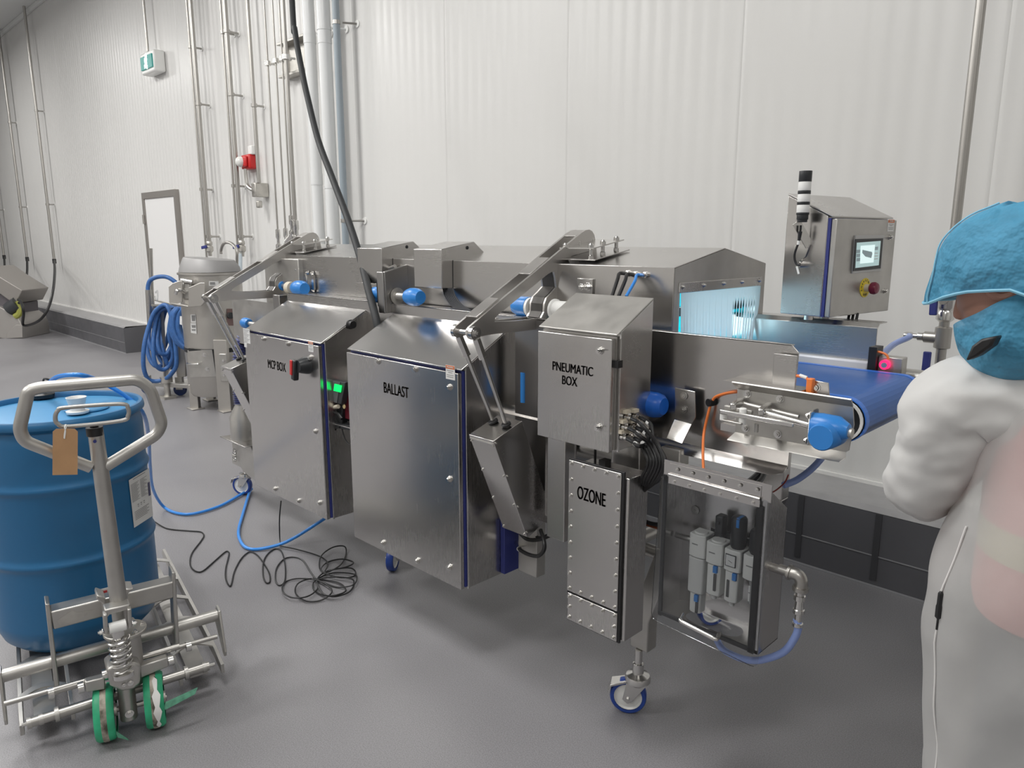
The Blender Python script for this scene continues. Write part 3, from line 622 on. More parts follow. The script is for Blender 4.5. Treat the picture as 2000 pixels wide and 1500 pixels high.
b = B(); box(b, -1.90, -1.60, 1.928, 1.932, .56, 1.31); obj('guard_plate', b, mat('steel_guard_shaded', (.30, .29, .285), .3, 1, 'z', .05, .05, 3), mc)  # steel darkened to carry the shade of the recess between the cabinets
b = B(); p = at(1021, 786, y=1.928); p2 = at(1021, 728, y=1.928); tube(b, [(p.x, 1.932, p.z), (p2.x, 1.932, p2.z)], .012, 10, smooth=False); obj('sight_slot', b, BLUEC, mc)
b = B(); box(b, at(1012, 1090, y=1.93).x, at(1048, 1090, y=1.93).x, 1.93, 1.98, .32, .66); prism(b, [(-2.2, 1.95, .33), (-1.93, 1.95, .33), (-1.93, 1.95, .37), (-2.2, 1.95, .37)], (0, .04, 0)); obj('ballast_stand', b, SM, mc, bev=.003)
def castor(px, py, y0, rz, pz=.235, x=None, brake=True):
    """one castor as a part with wheel, hub, fork and brake below it"""
    p = at(px, py, z=0) if x is None else V((x, y0, 0)); c, s = math.cos(rz), math.sin(rz)
    f = V((c, s, 0)); sd = V((-s, c, 0)); cx = V((p.x, p.y, 0)); R = .062
    piv = cx+f*.03
    b = B(); cyl(b, piv+V((0, 0, .15)), piv+V((0, 0, pz)), .013, n=14); lathe(b, [(.012, .19), (.019, .185), (.019, .15), (.04, .142), (.044, .13), (.044, .122), (.036, .118), (.03, .11)], piv, n=20); st = obj('castor', b, SB, mc)
    b = B()
    for k in (-1, 1):
        o = sd*(.026*k); q = [piv+f*.032+V((0, 0, .122)), piv-f*.036+V((0, 0, .122)), cx-f*.018+V((0, 0, .06)), cx+V((0, 0, .045)), cx+f*.016+V((0, 0, .056))]
        prism(b, [v+o for v in q], sd*(.003*k))
    prism(b, [piv+f*.034+sd*.029+V((0, 0, .122)), piv-f*.036+sd*.029+V((0, 0, .122)), piv-f*.036-sd*.029+V((0, 0, .122)), piv+f*.034-sd*.029+V((0, 0, .122))], (0, 0, -.004)); obj('castor_fork', b, SB, st, bev=.001)
    b = B(); lathe(b, [(R-.014, -.017), (R-.003, -.017), (R, -.012), (R, .012), (R-.003, .017), (R-.014, .017)], cx+V((0, 0, R)), sd, n=32, cap=False); obj('wheel_tyre', b, mat('blue_tyre', (.02, .06, .3), .35), st)
    b = B(); lathe(b, [(.001, -.020), (.012, -.020), (.013, -.014), (R-.02, -.009), (R-.014, -.014), (R-.0138, .014), (R-.02, .009), (.013, .014), (.012, .020), (.001, .020)], cx+V((0, 0, R)), sd, n=28); obj('wheel_hub', b, WHT, st)
    b = B(); hexbolt(b, cx+V((0, 0, R))-sd*.028, -sd, .007, .005); hexbolt(b, cx+V((0, 0, R))+sd*.028, sd, .007, .005); obj('axle_bolt', b, SB, st)
    if brake:
        b = B(); a = piv-f*.03; prism(b, [a+sd*.02+V((0, 0, .118)), a-sd*.02+V((0, 0, .118)), a-f*.06-sd*.026+V((0, 0, .098)), a-f*.06+sd*.026+V((0, 0, .098))], (0, 0, .008)); prism(b, [a-f*.06-sd*.026+V((0, 0, .104)), a-f*.06+sd*.026+V((0, 0, .104)), a-f*.072+sd*.018+V((0, 0, .075)), a-f*.072-sd*.018+V((0, 0, .075))], (.003, 0, -.003)); obj('brake_pedal', b, SB, st, bev=.001)
castor(1226, 1388, 0, .55)
castor(768, 1113, 0, 2.2, brake=False)
castor(475, 965, 0, .6, pz=.2)
castor(0, 0, 2.62, 1.0, x=-1.42); castor(0, 0, 2.62, 1.0, x=-4.1)
b = B(); p = at(768, 1113, z=0); box(b, p.x-.08, p.x+.06, 1.93, 2.03, .235, .3); obj('castor_beam', b, SM, mc, bev=.003); b = B(); box(b, -4.42, -3.75, 1.93, 1.99, .2, .26); obj('castor_beam', b, SM, mc, bev=.003)
# blue shaft caps with tubes, hinge brackets and plates along the hood
def shaftcap(px, py, y, rad=.036, ln_=.08, xdir=1, neck=.06, m=BLUEC, nm='shaft_cap'):
    c = at(px, py, y=y); b = B()
    lathe(b, [(.001, -ln_/2), (rad*.8, -ln_/2), (rad, -ln_*.25), (rad*1.03, 0), (rad, ln_*.25), (rad*.78, ln_/2-.004), (rad*.74, ln_/2), (.001, ln_/2)], c, (xdir, 0, 0), n=22); o = obj(nm, b, m, mc)
    b = B(); cyl(b, c-V((xdir*ln_/2, 0, 0)), c-V((xdir*(ln_/2+neck), 0, 0)), .013, n=14); obj('cap_shaft', b, SM, o); return c
shaftcap(586, 563, 1.99, .040, .10, 1, .07); shaftcap(809, 580, 1.93, .037, .088, 1, .07)
shaftcap(737, 575, 1.97, .034, .07, -1, .05); shaftcap(548, 558, 2.02, .030, .06, -1, .1)
shaftcap(481, 631, 1.90, .030, .075, -1, .15)
b = B(); c = at(1035, 600, y=2.0); c.x = -1.925; lathe(b, [(.001, -.045), (.028, -.045), (.038, -.015), (.038, .03), (.001, .03)], c, (1, 0, 0), n=22); box(b, c.x-.0, c.x+.03, 1.985, 2.005, 1.31, c.z); o = obj('shaft_cap', b, BLUEC, mc)
b = B(); lathe(b, [(.001, .03), (.036, .03), (.036, .042), (.001, .042)], c, (1, 0, 0), n=22); obj('sleeve_collar', b, WHT, o); b = B(); lathe(b, [(.001, .152), (.038, .152), (.038, .160), (.032, .164), (.032, .31), (.001, .31)], c, (1, 0, 0), n=22); obj('white_sleeve', b, WHT, o)
b = B(); c = at(575, 563, y=1.99); cyl(b, c-V((.06, 0, 0)), c-V((.02, 0, 0)), .033, n=20); obj('white_sleeve', b, CREAM, mc)
q = at(1297, 794, y=1.90); b = B(); lathe(b, [(.001, -.16), (.036, -.16), (.040, -.14), (.040, -.03), (.036, -.012), (.026, 0), (.001, .001)], q, (1, 0, 0), n=24); obj('motor_cap', b, mat('deep_blue_cap', (.01, .12, .55), .35), mc)
b = B(); tube(b, [at(a, c, y=1.93) for a, c in ((1238, 1020), (1255, 1022), (1275, 1028), (1296, 1034))], .006, 8); obj('orange_lead', b, mat('rust_lead', (.35, .10, .04), .5), mc)
b = B(); tube(b, [at(a, c, y=1.92) for a, c in ((1238, 1012), (1252, 1014), (1270, 1022), (1296, 1026))], .007, 8); obj('black_lead', b, BLK, mc)
# square pivot plate standing between the two big cabinets, tipped edge-on
b = B(); P4 = [at(742, 530, x=-2.79), at(803, 511, x=-2.79), at(806, 596, x=-2.79), at(746, 622, x=-2.79)]
xpl = -2.70
P4 = [at(a, c, x=xpl) for a, c in ((750, 531), (805, 513), (808, 605), (755, 612))]; prism(b, P4, (-.012, 0, 0))
e0, e1 = P4[0], P4[3]; prism(b, [e0, e1, e1+V((-.045, -.0, 0)), e0+V((-.045, -.0, 0))], (0, -.010, 0))
pv = obj('pivot_plate', b, mat('steel_dark_plate', (.40, .39, .38), .3, 1, 'z', .2, .06, 4), mc, bev=.004)
c = at(775, 578, x=xpl+.001); b = B(); lathe(b, [(.03, 0), (.037, .004), (.037, .007), (.015, .008), (.015, .05)], c, (1, 0, 0), n=24); obj('pivot_flange', b, SW, pv)
# hinge stand-offs above the hood for the two lifting arms
for dx in (0, -2.0):
    o3 = lambda a, c, y: at(a, c, y=y)+V((dx, 0, 0))
    b = B(); xm = -1.70+dx
    prism(b, [(xm-.13, 2.075, 1.522), (xm+.05, 2.075, 1.522), (xm+.05, 2.28, 1.556), (xm-.13, 2.28, 1.556)], (0, 0, .004)); hg = obj('hinge_strap', b, SX, mc, bev=.001)
    b = B(); prism(b, [(xm-.13, 2.09, 1.562), (xm+.03, 2.09, 1.562), (xm+.03, 2.27, 1.592), (xm-.13, 2.27, 1.592)], (0, 0, .004))
    for yy in (2.10, 2.17, 2.25):
        for xq in (xm-.11, xm+.01):
            z = 1.522+(yy-2.075)*.17; lathe(b, [(.010, 0), (.010, .012), (.007, .014), (.007, .034), (.011, .038), (.011, .05), (.006, .056)], (xq, yy, z), n=10)
    obj('hinge_standoff', b, SB, hg)
    b = B(); box(b, xm-.0, xm+.07, YH-.012, YH, 1.37, 1.46); hexbolt(b, (xm+.02, YH-.012, 1.43), (0, -1, 0), .008, .008); hexbolt(b, (xm+.05, YH-.012, 1.432), (0, -1, 0), .01, .012); obj('hinge_block', b, SB, hg, bev=.002)
b = B()
for a, c in ((601, 533), (610, 534), (612, 567)): hexbolt(b, at(a, c, y=2.04), (0, -1, 0), .009, .008)
tube(b, [at(a, c, y=2.03) for a, c in ((597, 535), (600, 548), (598, 562))], .004, 6); bar(b, at(611, 537, y=2.035), at(613, 566, y=2.035), .02, .01, (1, 0, 0)); obj('side_latch', b, SB, mc)
# glands and cables on the hood side
GL = [(1228, 534), (1243, 536), (1262, 537)]
for k, (a, c) in enumerate(GL):
    p = at(a, c, y=YH); b = B(); lathe(b, [(.011, 0), (.011, -.008), (.008, -.009), (.008, -.02)], p, (0, 1, 0), n=10); g = obj('cable_gland', b, SB, mc)
    e = at((1195, 1208, 1223)[k], 579, y=1.93)
    b = B(); tube(b, [p+V((0, -.015, 0)), p+V((-.012, -.035, 0)), at((1206, 1221, 1240)[k], (546, 548, 549)[k], y=1.98), e], .0062 if k < 2 else .005, 8); obj('gland_cable', b, BAIR if k == 2 else BLK, g)
for k in range(7):
    b = B(); o = k*4.2; tube(b, [at(866+o*.7, 564, y=2.02), at(870+o*.8, 580, y=2.0), at(884+o*.8, 598, y=1.98), at(905+o, 612, y=1.96)], .0038, 6)
    obj('lamp_lead', b, mat('dark_lead', (.012, .013, .018), .6), mc)
b = B(); tube(b, [at(a, c, y=1.93) for a, c in ((742, 540), (738, 552), (739, 575), (741, 598))], .006, 8); obj('side_cable', b, BLK, mc)
b = B(); cyl(b, at(760, 525, y=2.03), at(772, 520, y=2.03), .009, n=10); obj('end_fitting', b, SM, mc)
# orange sensor cable over the plate with black clip
b = B(); p = at(1391, 785, y=1.945)
tube(b, [at(a, c, y=1.93) for a, c in ((1517, 741), (1530, 736), (1555, 734), (1572, 737), (1581, 744))], .0042, 8); obj('orange_cable', b, ORG, mc); b = B(); tube(b, [at(a, c, y=yy) for a, c, yy in ((1442, 765, 1.93), (1420, 768, 1.93), (1398, 775, 1.935), (1390, 786, 1.935), (1384, 805, 1.93), (1375, 845, 1.92), (1373, 880, 1.86), (1374, 922, 1.82))], .0042, 8); obj('orange_cable', b, ORG, mc)
b = B(); cyl(b, at(1562, 733, y=1.93), at(1576, 738, y=1.93), .0048, n=8); obj('cable_marker', b, WHT, mc)
b = B(); cyl(b, p+V((-.003, -.018, 0)), p+V((.003, 0, 0)), .012, n=12); obj('cable_clip', b, BLK, mc)
b = B(); tube(b, [at(a, c, y=yy) for a, c, yy in ((1490, 918, 2.3), (1478, 930, 2.25), (1466, 940, 2.15), (1450, 952, 2.05), (1430, 962, 2.0))], .012, 8); tube(b, [at(a, c, y=yy) for a, c, yy in ((1494, 920, 2.3), (1487, 936, 2.2), (1474, 950, 2.1))], .009, 8); obj('underslung_cable', b, BLK, mc)
b = B(); tube(b, [at(a, c, y=2.2) for a, c in ((1540, 927), (1533, 942), (1519, 955), (1508, 962))], .0025, 6); obj('thin_red_cable', b, mat('thin_red', (.3, .03, .02), .4), mc)

# ================================================================ CABINETS
def latch(par, p, d=(0, -1, 0), r=.013, m=SB):
    b = B(); p = V(p); d = V(d)
    cyl(b, p, p+d*.004, r, n=16); cyl(b, p+d*.004, p+d*.010, r*.8, n=16); cyl(b, p+d*.010, p+d*.013, r*.5, n=8); return obj('latch', b, m, par)
def warnlabel(par, p, xd, nd, wd=.042, hh=.052):
    p = V(p); xd = V(xd).normalized(); nd = V(nd).normalized(); yd = nd.cross(xd)
    b = B(); obox(b, p, xd, yd, nd, wd/2, hh/2, .0004); l = obj('warning_label', b, PAPER, par)
    b = B(); obox(b, p+yd*(hh*.36)+nd*.0003, xd, yd, nd, wd*.48, hh*.12, .0005); obj('orange_header', b, ORL, l)
    for k in range(4):
        pass
    b = B()
    for k, f in enumerate((.8, .5, .85, .8)): obox(b, p+yd*(hh*(.12-.13*k-(.05 if k > 1 else 0)))+nd*.0004, xd, yd, nd, wd*.45*f, hh*.022, .0004)
    obj('small_print', b, INKG, l)
    lettering('header_lettering', 'WARNING', hh*.16, p+yd*(hh*.36)+nd*.0012, xd, nd, PAPER, l, sx=.9)
def cabinet(name, label, x0, x1, y0, yb, z0, z1, zr, latches, gasket=NAVY, sidem=SV, gap=.014, doorm=SV, roofm=SR):
    t = thing(name, label, 'cabinet', ((x0+x1)/2, (y0+yb)/2, z0))
    yf = y0+.03
    b = B(); prism(b, [(x0, yf, z0+.004), (x0, yf, z1), (x0, yb, zr-.004), (x0, yb, z0+.004)], (x1-x0, 0, 0)); obj('body', b, sidem, t, bev=.0025)
    s = (zr-z1)/(yb-yf); b = B()
    prism(b, [(x0, y0+.006, z1-.002-s*.02), (x0, y0+.006, z1+.003-s*.02), (x0, yb, zr+.002), (x0, yb, zr-.003)], (x1-x0, 0, 0)); obj('roof', b, roofm, t, bev=.0015)
    b = B(); box(b, x0+.001, x1-gap, y0, y0+.02, z0, z1-.012-s*.02); d = obj('door', b, doorm, t, bev=.0025)
    b = B(); box(b, x0+.006, x1-gap+.004, y0+.02, y0+.03, z0+.006, z1-.006-s*.02); obj('gasket', b, gasket, t)
    b = B(); box(b, x1-.006, x1+.0005, y0+.026, y0+.034, z0, z1); obj('body_lip', b, SB, t, bev=.001)
    for a, c in latches: latch(d, at(a, c, y=y0))
    return t, d
Y0 = 1.70
t, d = cabinet('mains_cabinet', 'stainless steel cabinet marked MCP BOX with red and black rotary switch', -3.632, -2.897, Y0, 2.0, .306, 1.150, 1.298,
    [(515, 662), (562.7, 671.5), (607, 698), (616, 842.7), (537.6, 954.7), (583.5, 978), (624.5, 982)])
p = at(540, 715, y=Y0-.0005); lettering('lettering', 'MCP BOX', .062, p, (1, 0, 0), (0, -1, 0), INK, d, sx=.66, bold=.0016)
b = B(); p = at(600, 713, y=Y0); lathe(b, [(.001, -.05), (.028, -.05), (.034, -.034), (.040, -.012), (.042, 0)], p, (0, 1, 0), n=24); sw = obj('rotary_switch', b, BLKP, t)
b = B(); q = p+V((-.014, -.05, .015)); bar(b, q+V((0, 0, .014)), q+V((-.016, 0, -.082)), .032, .026, (1, 0, 0)); obj('switch_handle', b, BLKP, sw, bev=.006)
b = B(); bar(b, q+V((-.014, -.013, .012)), q+V((-.022, -.013, -.058)), .020, .008, (1, 0, 0)); obj('red_grip', b, RED, sw, bev=.003)
warnlabel(d, at(607, 677, y=Y0-.0006), (1, 0, 0), (0, -1, 0), .042, .048)
b = B(); p = at(482, 657, y=Y0-.0006); box(b, p.x-.035, p.x+.035, Y0-.001, Y0, p.z-.035, p.z+.04); box(b, p.x-.035, p.x-.005, Y0-.001, Y0, p.z-.058, p.z-.036); lb = obj('white_sticker', b, PAPER, d)
b = B()
for k in range(9): box(b, p.x-.03, p.x+.03-.012*((k*7) % 3), Y0-.0014, Y0-.001, p.z+.032-.0078*k, p.z+.0345-.0078*k)
obj('small_print', b, INKG, lb)
t, d = cabinet('ballast_cabinet', 'large stainless steel cabinet marked BALLAST with sloping top', -2.684, -1.950, Y0, 2.0, .290, 1.148, 1.296,
    [(738.3, 705.7), (811, 721), (877.3, 756.5), (877.3, 936), (748.6, 1060), (816, 1094.6), (878.5, 1107.8)])
p = at(773, 763, y=Y0-.0005); lettering('lettering', 'BALLAST', .062, p, (1, 0, 0), (0, -1, 0), INK, d, sx=.68, bold=.0017)
warnlabel(d, at(879.5, 727.5, y=Y0-.0006), (1, 0, 0), (0, -1, 0), .05, .052)
b = B(); p = at(993, 1065, x=-1.949); box(b, -1.949, -1.925, p.y-.045, p.y+.045, .30, .52); bp = obj('blue_side_block', b, NAVY, t, bev=.002)
q = at(1008, 1068, y=1.9)
hs = [V((-1.925, p.y+.02, .415))]+[at(a, c, y=yy) for a, c, yy in ((1014, 1072, 1.90), (1030, 1082, 1.88), (1050, 1086, 1.86), (1062, 1075, 1.86), (1063, 1058, 1.87), (1056, 1035, 1.9))]
b = B(); tube(b, hs, .0075, 8); obj('side_cable', b, BLK, t)
b = B(); cyl(b, hs[0], hs[1], .010, n=10); obj('cable_plug', b, SB, bp)
# pneumatic box: no blue gasket
t, d = cabinet('pneumatic_cabinet', 'upright stainless steel cabinet marked PNEUMATIC BOX', -1.576, -1.270, Y0, 1.885, .972, 1.336, 1.421, [], gasket=SM, gap=.014, sidem=SX, doorm=SV, roofm=SM)
for a, c in ((1172, 685), (1169, 835)):
    l = latch(d, at(a, c, y=Y0), r=.012); b = B(); pp = at(a, c, y=Y0-.0135); box(b, pp.x-.009, pp.x+.009, Y0-.0142, Y0-.013, pp.z-.0012, pp.z+.0012); obj('latch_slot', b, BLK, l)
    l.parent = d
lettering('lettering', 'PNEUMATIC', .040, at(1117.5, 721, y=Y0-.0005), (1, 0, 0), (0, -1, 0), INK, d, sx=.74, bold=.0012)
lettering('lettering', 'BOX', .040, at(1112, 745, y=Y0-.0005), (1, 0, 0), (0, -1, 0), INK, d, sx=.74, bold=.0012)
b = B(); p = at(1200, 711, y=Y0+.02); box(b, -1.286, -1.268, Y0+.012, Y0+.034, p.z-.01, p.z+.012); obj('hinge_plug', b, BLK, t)
# fittings and bundle of black air tubes
FT = [(1222, 815), (1238, 813), (1216, 834), (1232, 833), (1213, 854), (1228, 853), (1240, 832)]
tb = thing('air_tube_bundle', 'bundle of black air tubes curving down from the pneumatic cabinet side', 'tubes', at(1240, 960, y=1.80))
xs = -1.268
for k, (a, c) in enumerate(FT):
    p = at(a, c, x=xs); b = B(); lathe(b, [(.009, 0), (.009, .010), (.006, .011), (.006, .02)], p, (1, 0, 0), n=10); f = obj('push_fitting', b, SB, tb)
    b = B(); cyl(b, p+V((.02, 0, 0)), p+V((.045, 0, -.006)), .0058, n=8); obj('fitting_nose', b, BLKP, f)
    b = B(); obox(b, p+V((.004, 0, .018)), (1, 0, 0), (0, 1, 0), (0, 0, 1), .006, .012, .005); obj('number_tag', b, CREAM, f)
    s = p+V((.04, 0, -.005)); bulge = (1296, 1290, 1284, 1278, 1272, 1266, 1300)[k]
    pts = [s, at(a+34, c+18, y=p.y-.01), at(bulge-12, 868+k, y=1.77), at(bulge, 905, y=1.76), at(bulge-14, 938, y=1.77), at(1262, 955-k, y=1.79), at(1246, 966, y=1.80)]
    b = B(); tube(b, pts, .0058, 8); obj('air_tube', b, BLK, tb)
    b = B(); m_ = s.lerp(pts[1], .55); dd = (pts[1]-s).normalized(); cyl(b, m_-dd*.006, m_+dd*.006, .0072, n=8); obj('white_clip', b, WHT, tb)
b = B(); p = at(1243, 966, y=1.80); cyl(b, p+V((-.06, .0, -.004)), p+V((-.01, 0, -.002)), .022, n=16); cyl(b, p+V((-.012, 0, 0)), p+V((.006, -.002, .012)), .010, n=10); obj('collector_socket', b, SM, tb)
# ozone box
t = thing('ozone_box', 'tall narrow steel box marked OZONE with screwed cover plates', 'box', (-1.34, 1.76, .376))
zsp = at(1108, 1155, y=Y0).z
b = B(); box(b, -1.425, -1.215, Y0+.012, 1.81, .38, .905); obj('body', b, SV, t, bev=.003)
b = B(); box(b, -1.441, -1.228, Y0+.004, Y0+.012, .372, .924); obj('seal', b, BLK, t, bev=.002)
b = B(); box(b, -1.439, -1.237, Y0, Y0+.004, zsp+.004, .919); cv = obj('cover_plate', b, SV, t, bev=.003)
b = B(); box(b, -1.436, -1.237, Y0, Y0+.004, .376, zsp-.003); cv2 = obj('lower_cover_plate', b, SV, t, bev=.003)
def plate_screws(par, x0, x1, z0, z1, nx, nz):
    S = [(x0+(x1-x0)*i/nx, z) for i in range(nx+1) for z in (z0, z1)]+[(x, z0+(z1-z0)*j/nz) for j in range(1, nz) for x in (x0, x1)]
    for x, z in S:
        b = B(); hexbolt(b, (x, Y0, z), (0, -1, 0), .0052, .0045); obj('screw', b, SB, par)
plate_screws(cv, -1.428, -1.247, zsp+.014, .908, 4, 8); plate_screws(cv2, -1.427, -1.247, .387, zsp-.014, 4, 2)
lettering('lettering', 'OZONE', .060, at(1154.5, 970.5, y=Y0-.0005), (1, 0, 0), (0, -1, 0), INK, cv, sx=.52, bold=.0015)
b = B(); cyl(b, at(1216, 965, y=1.79), at(1236, 968, y=1.79), .018, n=16); obj('side_port', b, SM, t)
b = B(); box(b, -1.36, -1.335, 1.75, 1.78, .905, .925); cyl(b, (-1.39, 1.77, .905), (-1.39, 1.77, .99), .004, n=8); obj('top_lead', b, BLK, t)
b = B(); tube(b, [at(a, c, y=1.83) for a, c in ((1238, 1065), (1238, 1090), (1236, 1120), (1232, 1145), (1225, 1168), (1224, 1178))], .005, 8); ol = obj('ozone_lead', b, BLK, t)
b = B(); cyl(b, at(1228, 1160, y=1.83), at(1225, 1172, y=1.83), .008, n=10); obj('lead_plug', b, SB, ol)

# operator cabinet on the far side
A0 = V((-1.0, 2.53, 1.335)); an = math.radians(8)
u = V((math.sin(an), math.cos(an), 0)); n_ = V((math.cos(an), -math.sin(an), 0)); k_ = V((0, 0, 1)); WD, DP, HT = .405, .185, .337
H = lambda a, bb, c: A0+u*a-n_*bb+k_*c
op = thing('operator_cabinet', 'stainless steel operator cabinet with touch screen and yellow emergency stop', 'cabinet', tuple(H(WD/2, DP/2, 0)))
b = B(); prism(b, [H(0, .03, 0), H(0, .03, HT+.002), H(0, DP, HT+.075), H(0, DP, 0)], u*WD); obj('body', b, SX, op, bev=.003)
b = B(); prism(b, [H(-.002, .012, HT-.004), H(-.002, .012, HT+.001), H(-.002, DP, HT+.081), H(-.002, DP, HT+.076)], u*(WD+.004)); obj('roof', b, SY, op, bev=.0015)
b = B(); prism(b, [H(.006, 0, .0), H(.006, 0, HT-.008), H(.006, .02, HT-.008), H(.006, .02, .0)], u*(WD)); dr_ = obj('door', b, SM, op, bev=.003)
b = B(); prism(b, [H(.003, .02, .0), H(.003, .02, HT-.006), H(.003, .03, HT-.006), H(.003, .03, .0)], u*(WD-.01)); obj('gasket', b, NAVY, op)
onp = lambda a, c, off=0: atp(a, c, A0+n_*off, n_)
def quad(bm, cs, off, th):
    P = [onp(a, c, off) for a, c in cs]; prism(bm, P, n_*th)
b = B(); quad(b, [(1668.5, 459.5), (1724.5, 459), (1719, 529), (1662.5, 534)], 0, .006); sc = obj('touch_screen', b, mat('screen_bezel_grey', (.45, .45, .44), .4), op, bev=.001)
b = B(); quad(b, [(1670, 467), (1724, 465.5), (1719, 524), (1665.5, 529.5)], .006, .002); obj('screen_bezel', b, mat('screen_bezel_black', (.015, .017, .02), .3), sc)
b = B(); quad(b, [(1673.5, 474), (1720, 470.5), (1716, 518), (1670.5, 523.5)], .008, .0006); obj('display', b, mat('display_grey', (.2, .3, .3), .3, emit=(.27, .36, .36), es=.9), sc)
b = B(); quad(b, [(1681, 480), (1709, 478), (1706, 512.5), (1679.5, 515)], .0086, .0004); obj('display_page', b, mat('display_pale', (.4, .5, .5), .3, emit=(.55, .68, .68), es=.9), sc)
b = B(); quad(b, [(1684.5, 488), (1703, 492), (1703.5, 496), (1701.5, 504), (1690, 501), (1684, 494)], .009, .0004)
for k in range(3): quad(b, [(1673, 488+8*k), (1680, 487.5+8*k), (1679.5, 494+8*k), (1672.5, 494.5+8*k)], .0086, .0004)
quad(b, [(1709, 482), (1715, 481.5), (1714.5, 488), (1708.5, 488.5)], .0086, .0004)
obj('display_drawing', b, mat('display_dark', (.1, .12, .13), .3, emit=(.13, .17, .18), es=.8), sc)
b = B()
for k in range(3): quad(b, [(1707.5, 494+5.5*k), (1714.5, 493.5+5.5*k), (1714.3, 495+5.5*k), (1707.3, 495.5+5.5*k)], .0086, .0004)
obj('display_buttons', b, PAPER, sc)
cE = onp(1689, 562); b = B(); cyl(b, cE, cE+n_*.002, .034, n=32); es = obj('emergency_stop', b, mat('yellow_disc', (.75, .58, .02), .4), op)
b = B(); cyl(b, cE, cE+n_*.022, .013, n=16); obj('stop_stem', b, CREAM, es)
b = B(); lathe(b, [(.015, .020), (.021, .026), (.022, .036), (.018, .044), (.001, .047)], cE, n_, n=22); obj('stop_button', b, mat('crimson_button', (.16, .005, .03), .3), es)
for i, ch in enumerate('EMERGENCY'):
    a = math.radians(200-i*220/8*.92-2); pp = cE+(u*math.cos(a)+k_*math.sin(a))*.0262+n_*.0022
    xd = u*math.sin(a)-k_*math.cos(a); lettering('disc_letter', ch, .0115, pp, xd, n_, INK, es, sx=.9, bold=.0003)
for i, ch in enumerate('STOP'):
    a = math.radians(247+i*16); pp = cE+(u*math.cos(a)+k_*math.sin(a))*.0262+n_*.0022
    xd = -u*math.sin(a)+k_*math.cos(a); lettering('disc_letter', ch, .0115, pp, xd, n_, INK, es, sx=.9, bold=.0003)
warnlabel(dr_, onp(1740, 440.5, .0006), u, n_, .046, .042)
for a, c in ((1737, 463), (1727, 568)): latch(dr_, onp(a, c), n_, .0095)
for a in (.03, .13, .3):
    b = B(); cyl(b, H(a, .09, 0), H(a, .09, -.016), .017, n=14); obj('foot', b, SB, op)
for k in range(3):
    b = B(); o = 8*k; tube(b, [at(1659+o, 612, y=2.72), at(1657+o, 622, y=2.71), at(1654+o, 634, y=2.7)], .005, 6); obj('bottom_cable', b, BLK, op)
# signal tower on the cabinet side
wl = u*-1
st = thing('signal_tower', 'black and white banded signal light on the operator cabinet side', 'signal light', tuple(at(1566, 434, y=2.50)))
pb = at(1566.5, 434, y=2.50); pt = at(1573, 334, y=2.50); hh = pt.z-pb.z; r_ = .0205
zc = [0, .055, .155, .185, .35, .40, .60, .64, .83]
segs = [(0, .05, .8, BLKP), (.05, .145, .92, BLKP), (.145, .19, 1.02, BLKP), (.19, .34, 1, WHT), (.34, .40, 1.02, BLKP), (.40, .55, 1, WHT), (.55, .62, 1.02, BLKP), (.62, .79, 1, WHT), (.79, 1.0, 1.02, BLKP)]
for z0_, z1_, f, m in segs:
    b = B(); lathe(b, [(r_*f*.98, z0_*hh), (r_*f, z0_*hh+.001), (r_*f, z1_*hh-.001), (r_*f*.98, z1_*hh)], (pb.x, pb.y, pb.z), n=26); obj('light_segment' if m is WHT else 'black_segment', b, m, st)
b = B(); prism(b, [H(-.001, .145, HT*.60), H(-.001, .145, HT*.72), H(-.001, .085, HT*.72), H(-.001, .10, HT*.60), H(-.001, .125, HT*.54)], u*-.004); bar(b, (pb.x-.02, pb.y, pb.z), H(-.0, .09, HT*.71), .03, .004, (0, 0, 1)); obj('tower_bracket', b, SB, st)
b = B(); cb = [at(a, c, y=2.5) for a, c in ((1564, 440), (1563, 452), (1560, 472), (1553, 492), (1552, 505), (1556, 516), (1563, 517))]; tube(b, cb, .004, 8); obj('tower_cable', b, BLK, st)
b = B(); cyl(b, cb[1], cb[1].lerp(cb[2], .9)+V((0, 0, .0)), .007, .005, n=10); obj('cable_plug', b, BLKP, st)
b = B(); q = atp(1568, 517, A0, u); cyl(b, q, q-u*.03, .011, n=12); obj('entry_gland', b, SB, st)
b = B(); cyl(b, at(1560, 470, y=2.5), at(1559, 478, y=2.5), .0052, n=8); bar(b, at(1556, 520, y=2.5), at(1560, 535, y=2.5), .007, .001, (1, 0, 0)); obj('cable_marker', b, WHT, st)

# ================================================================ LIFTING ARMS (two alike)
la = thing('lifting_arm', 'near lifting arm with two push rods between the BALLAST and PNEUMATIC BOX cabinets', 'lifting arm', (-1.84, 1.62, .5), 'lifting arms of the tunnel hood')
XA = -1.80
def a5(a, c, x=XA): return at(860+a/3.906, 430+c/3.906, x=x)
out = [(225, 905), (205, 870), (208, 840), (225, 815), (500, 580), (700, 415), (870, 270), (1080, 95), (1110, 76), (1138, 72), (1160, 85), (1175, 112), (1188, 170), (1192, 235), (1150, 232), (1040, 262), (1003, 270), (985, 290), (968, 330), (960, 400), (966, 460), (978, 500), (978, 600), (990, 640), (985, 700), (940, 730), (850, 790), (760, 830), (600, 850), (420, 868), (300, 888), (270, 900), (250, 915)]
win = [(415, 775), (418, 745), (450, 715), (640, 560), (820, 412), (850, 395), (868, 395), (878, 440), (886, 512), (845, 560), (812, 592), (795, 640), (792, 700), (770, 745), (690, 757), (550, 770)]
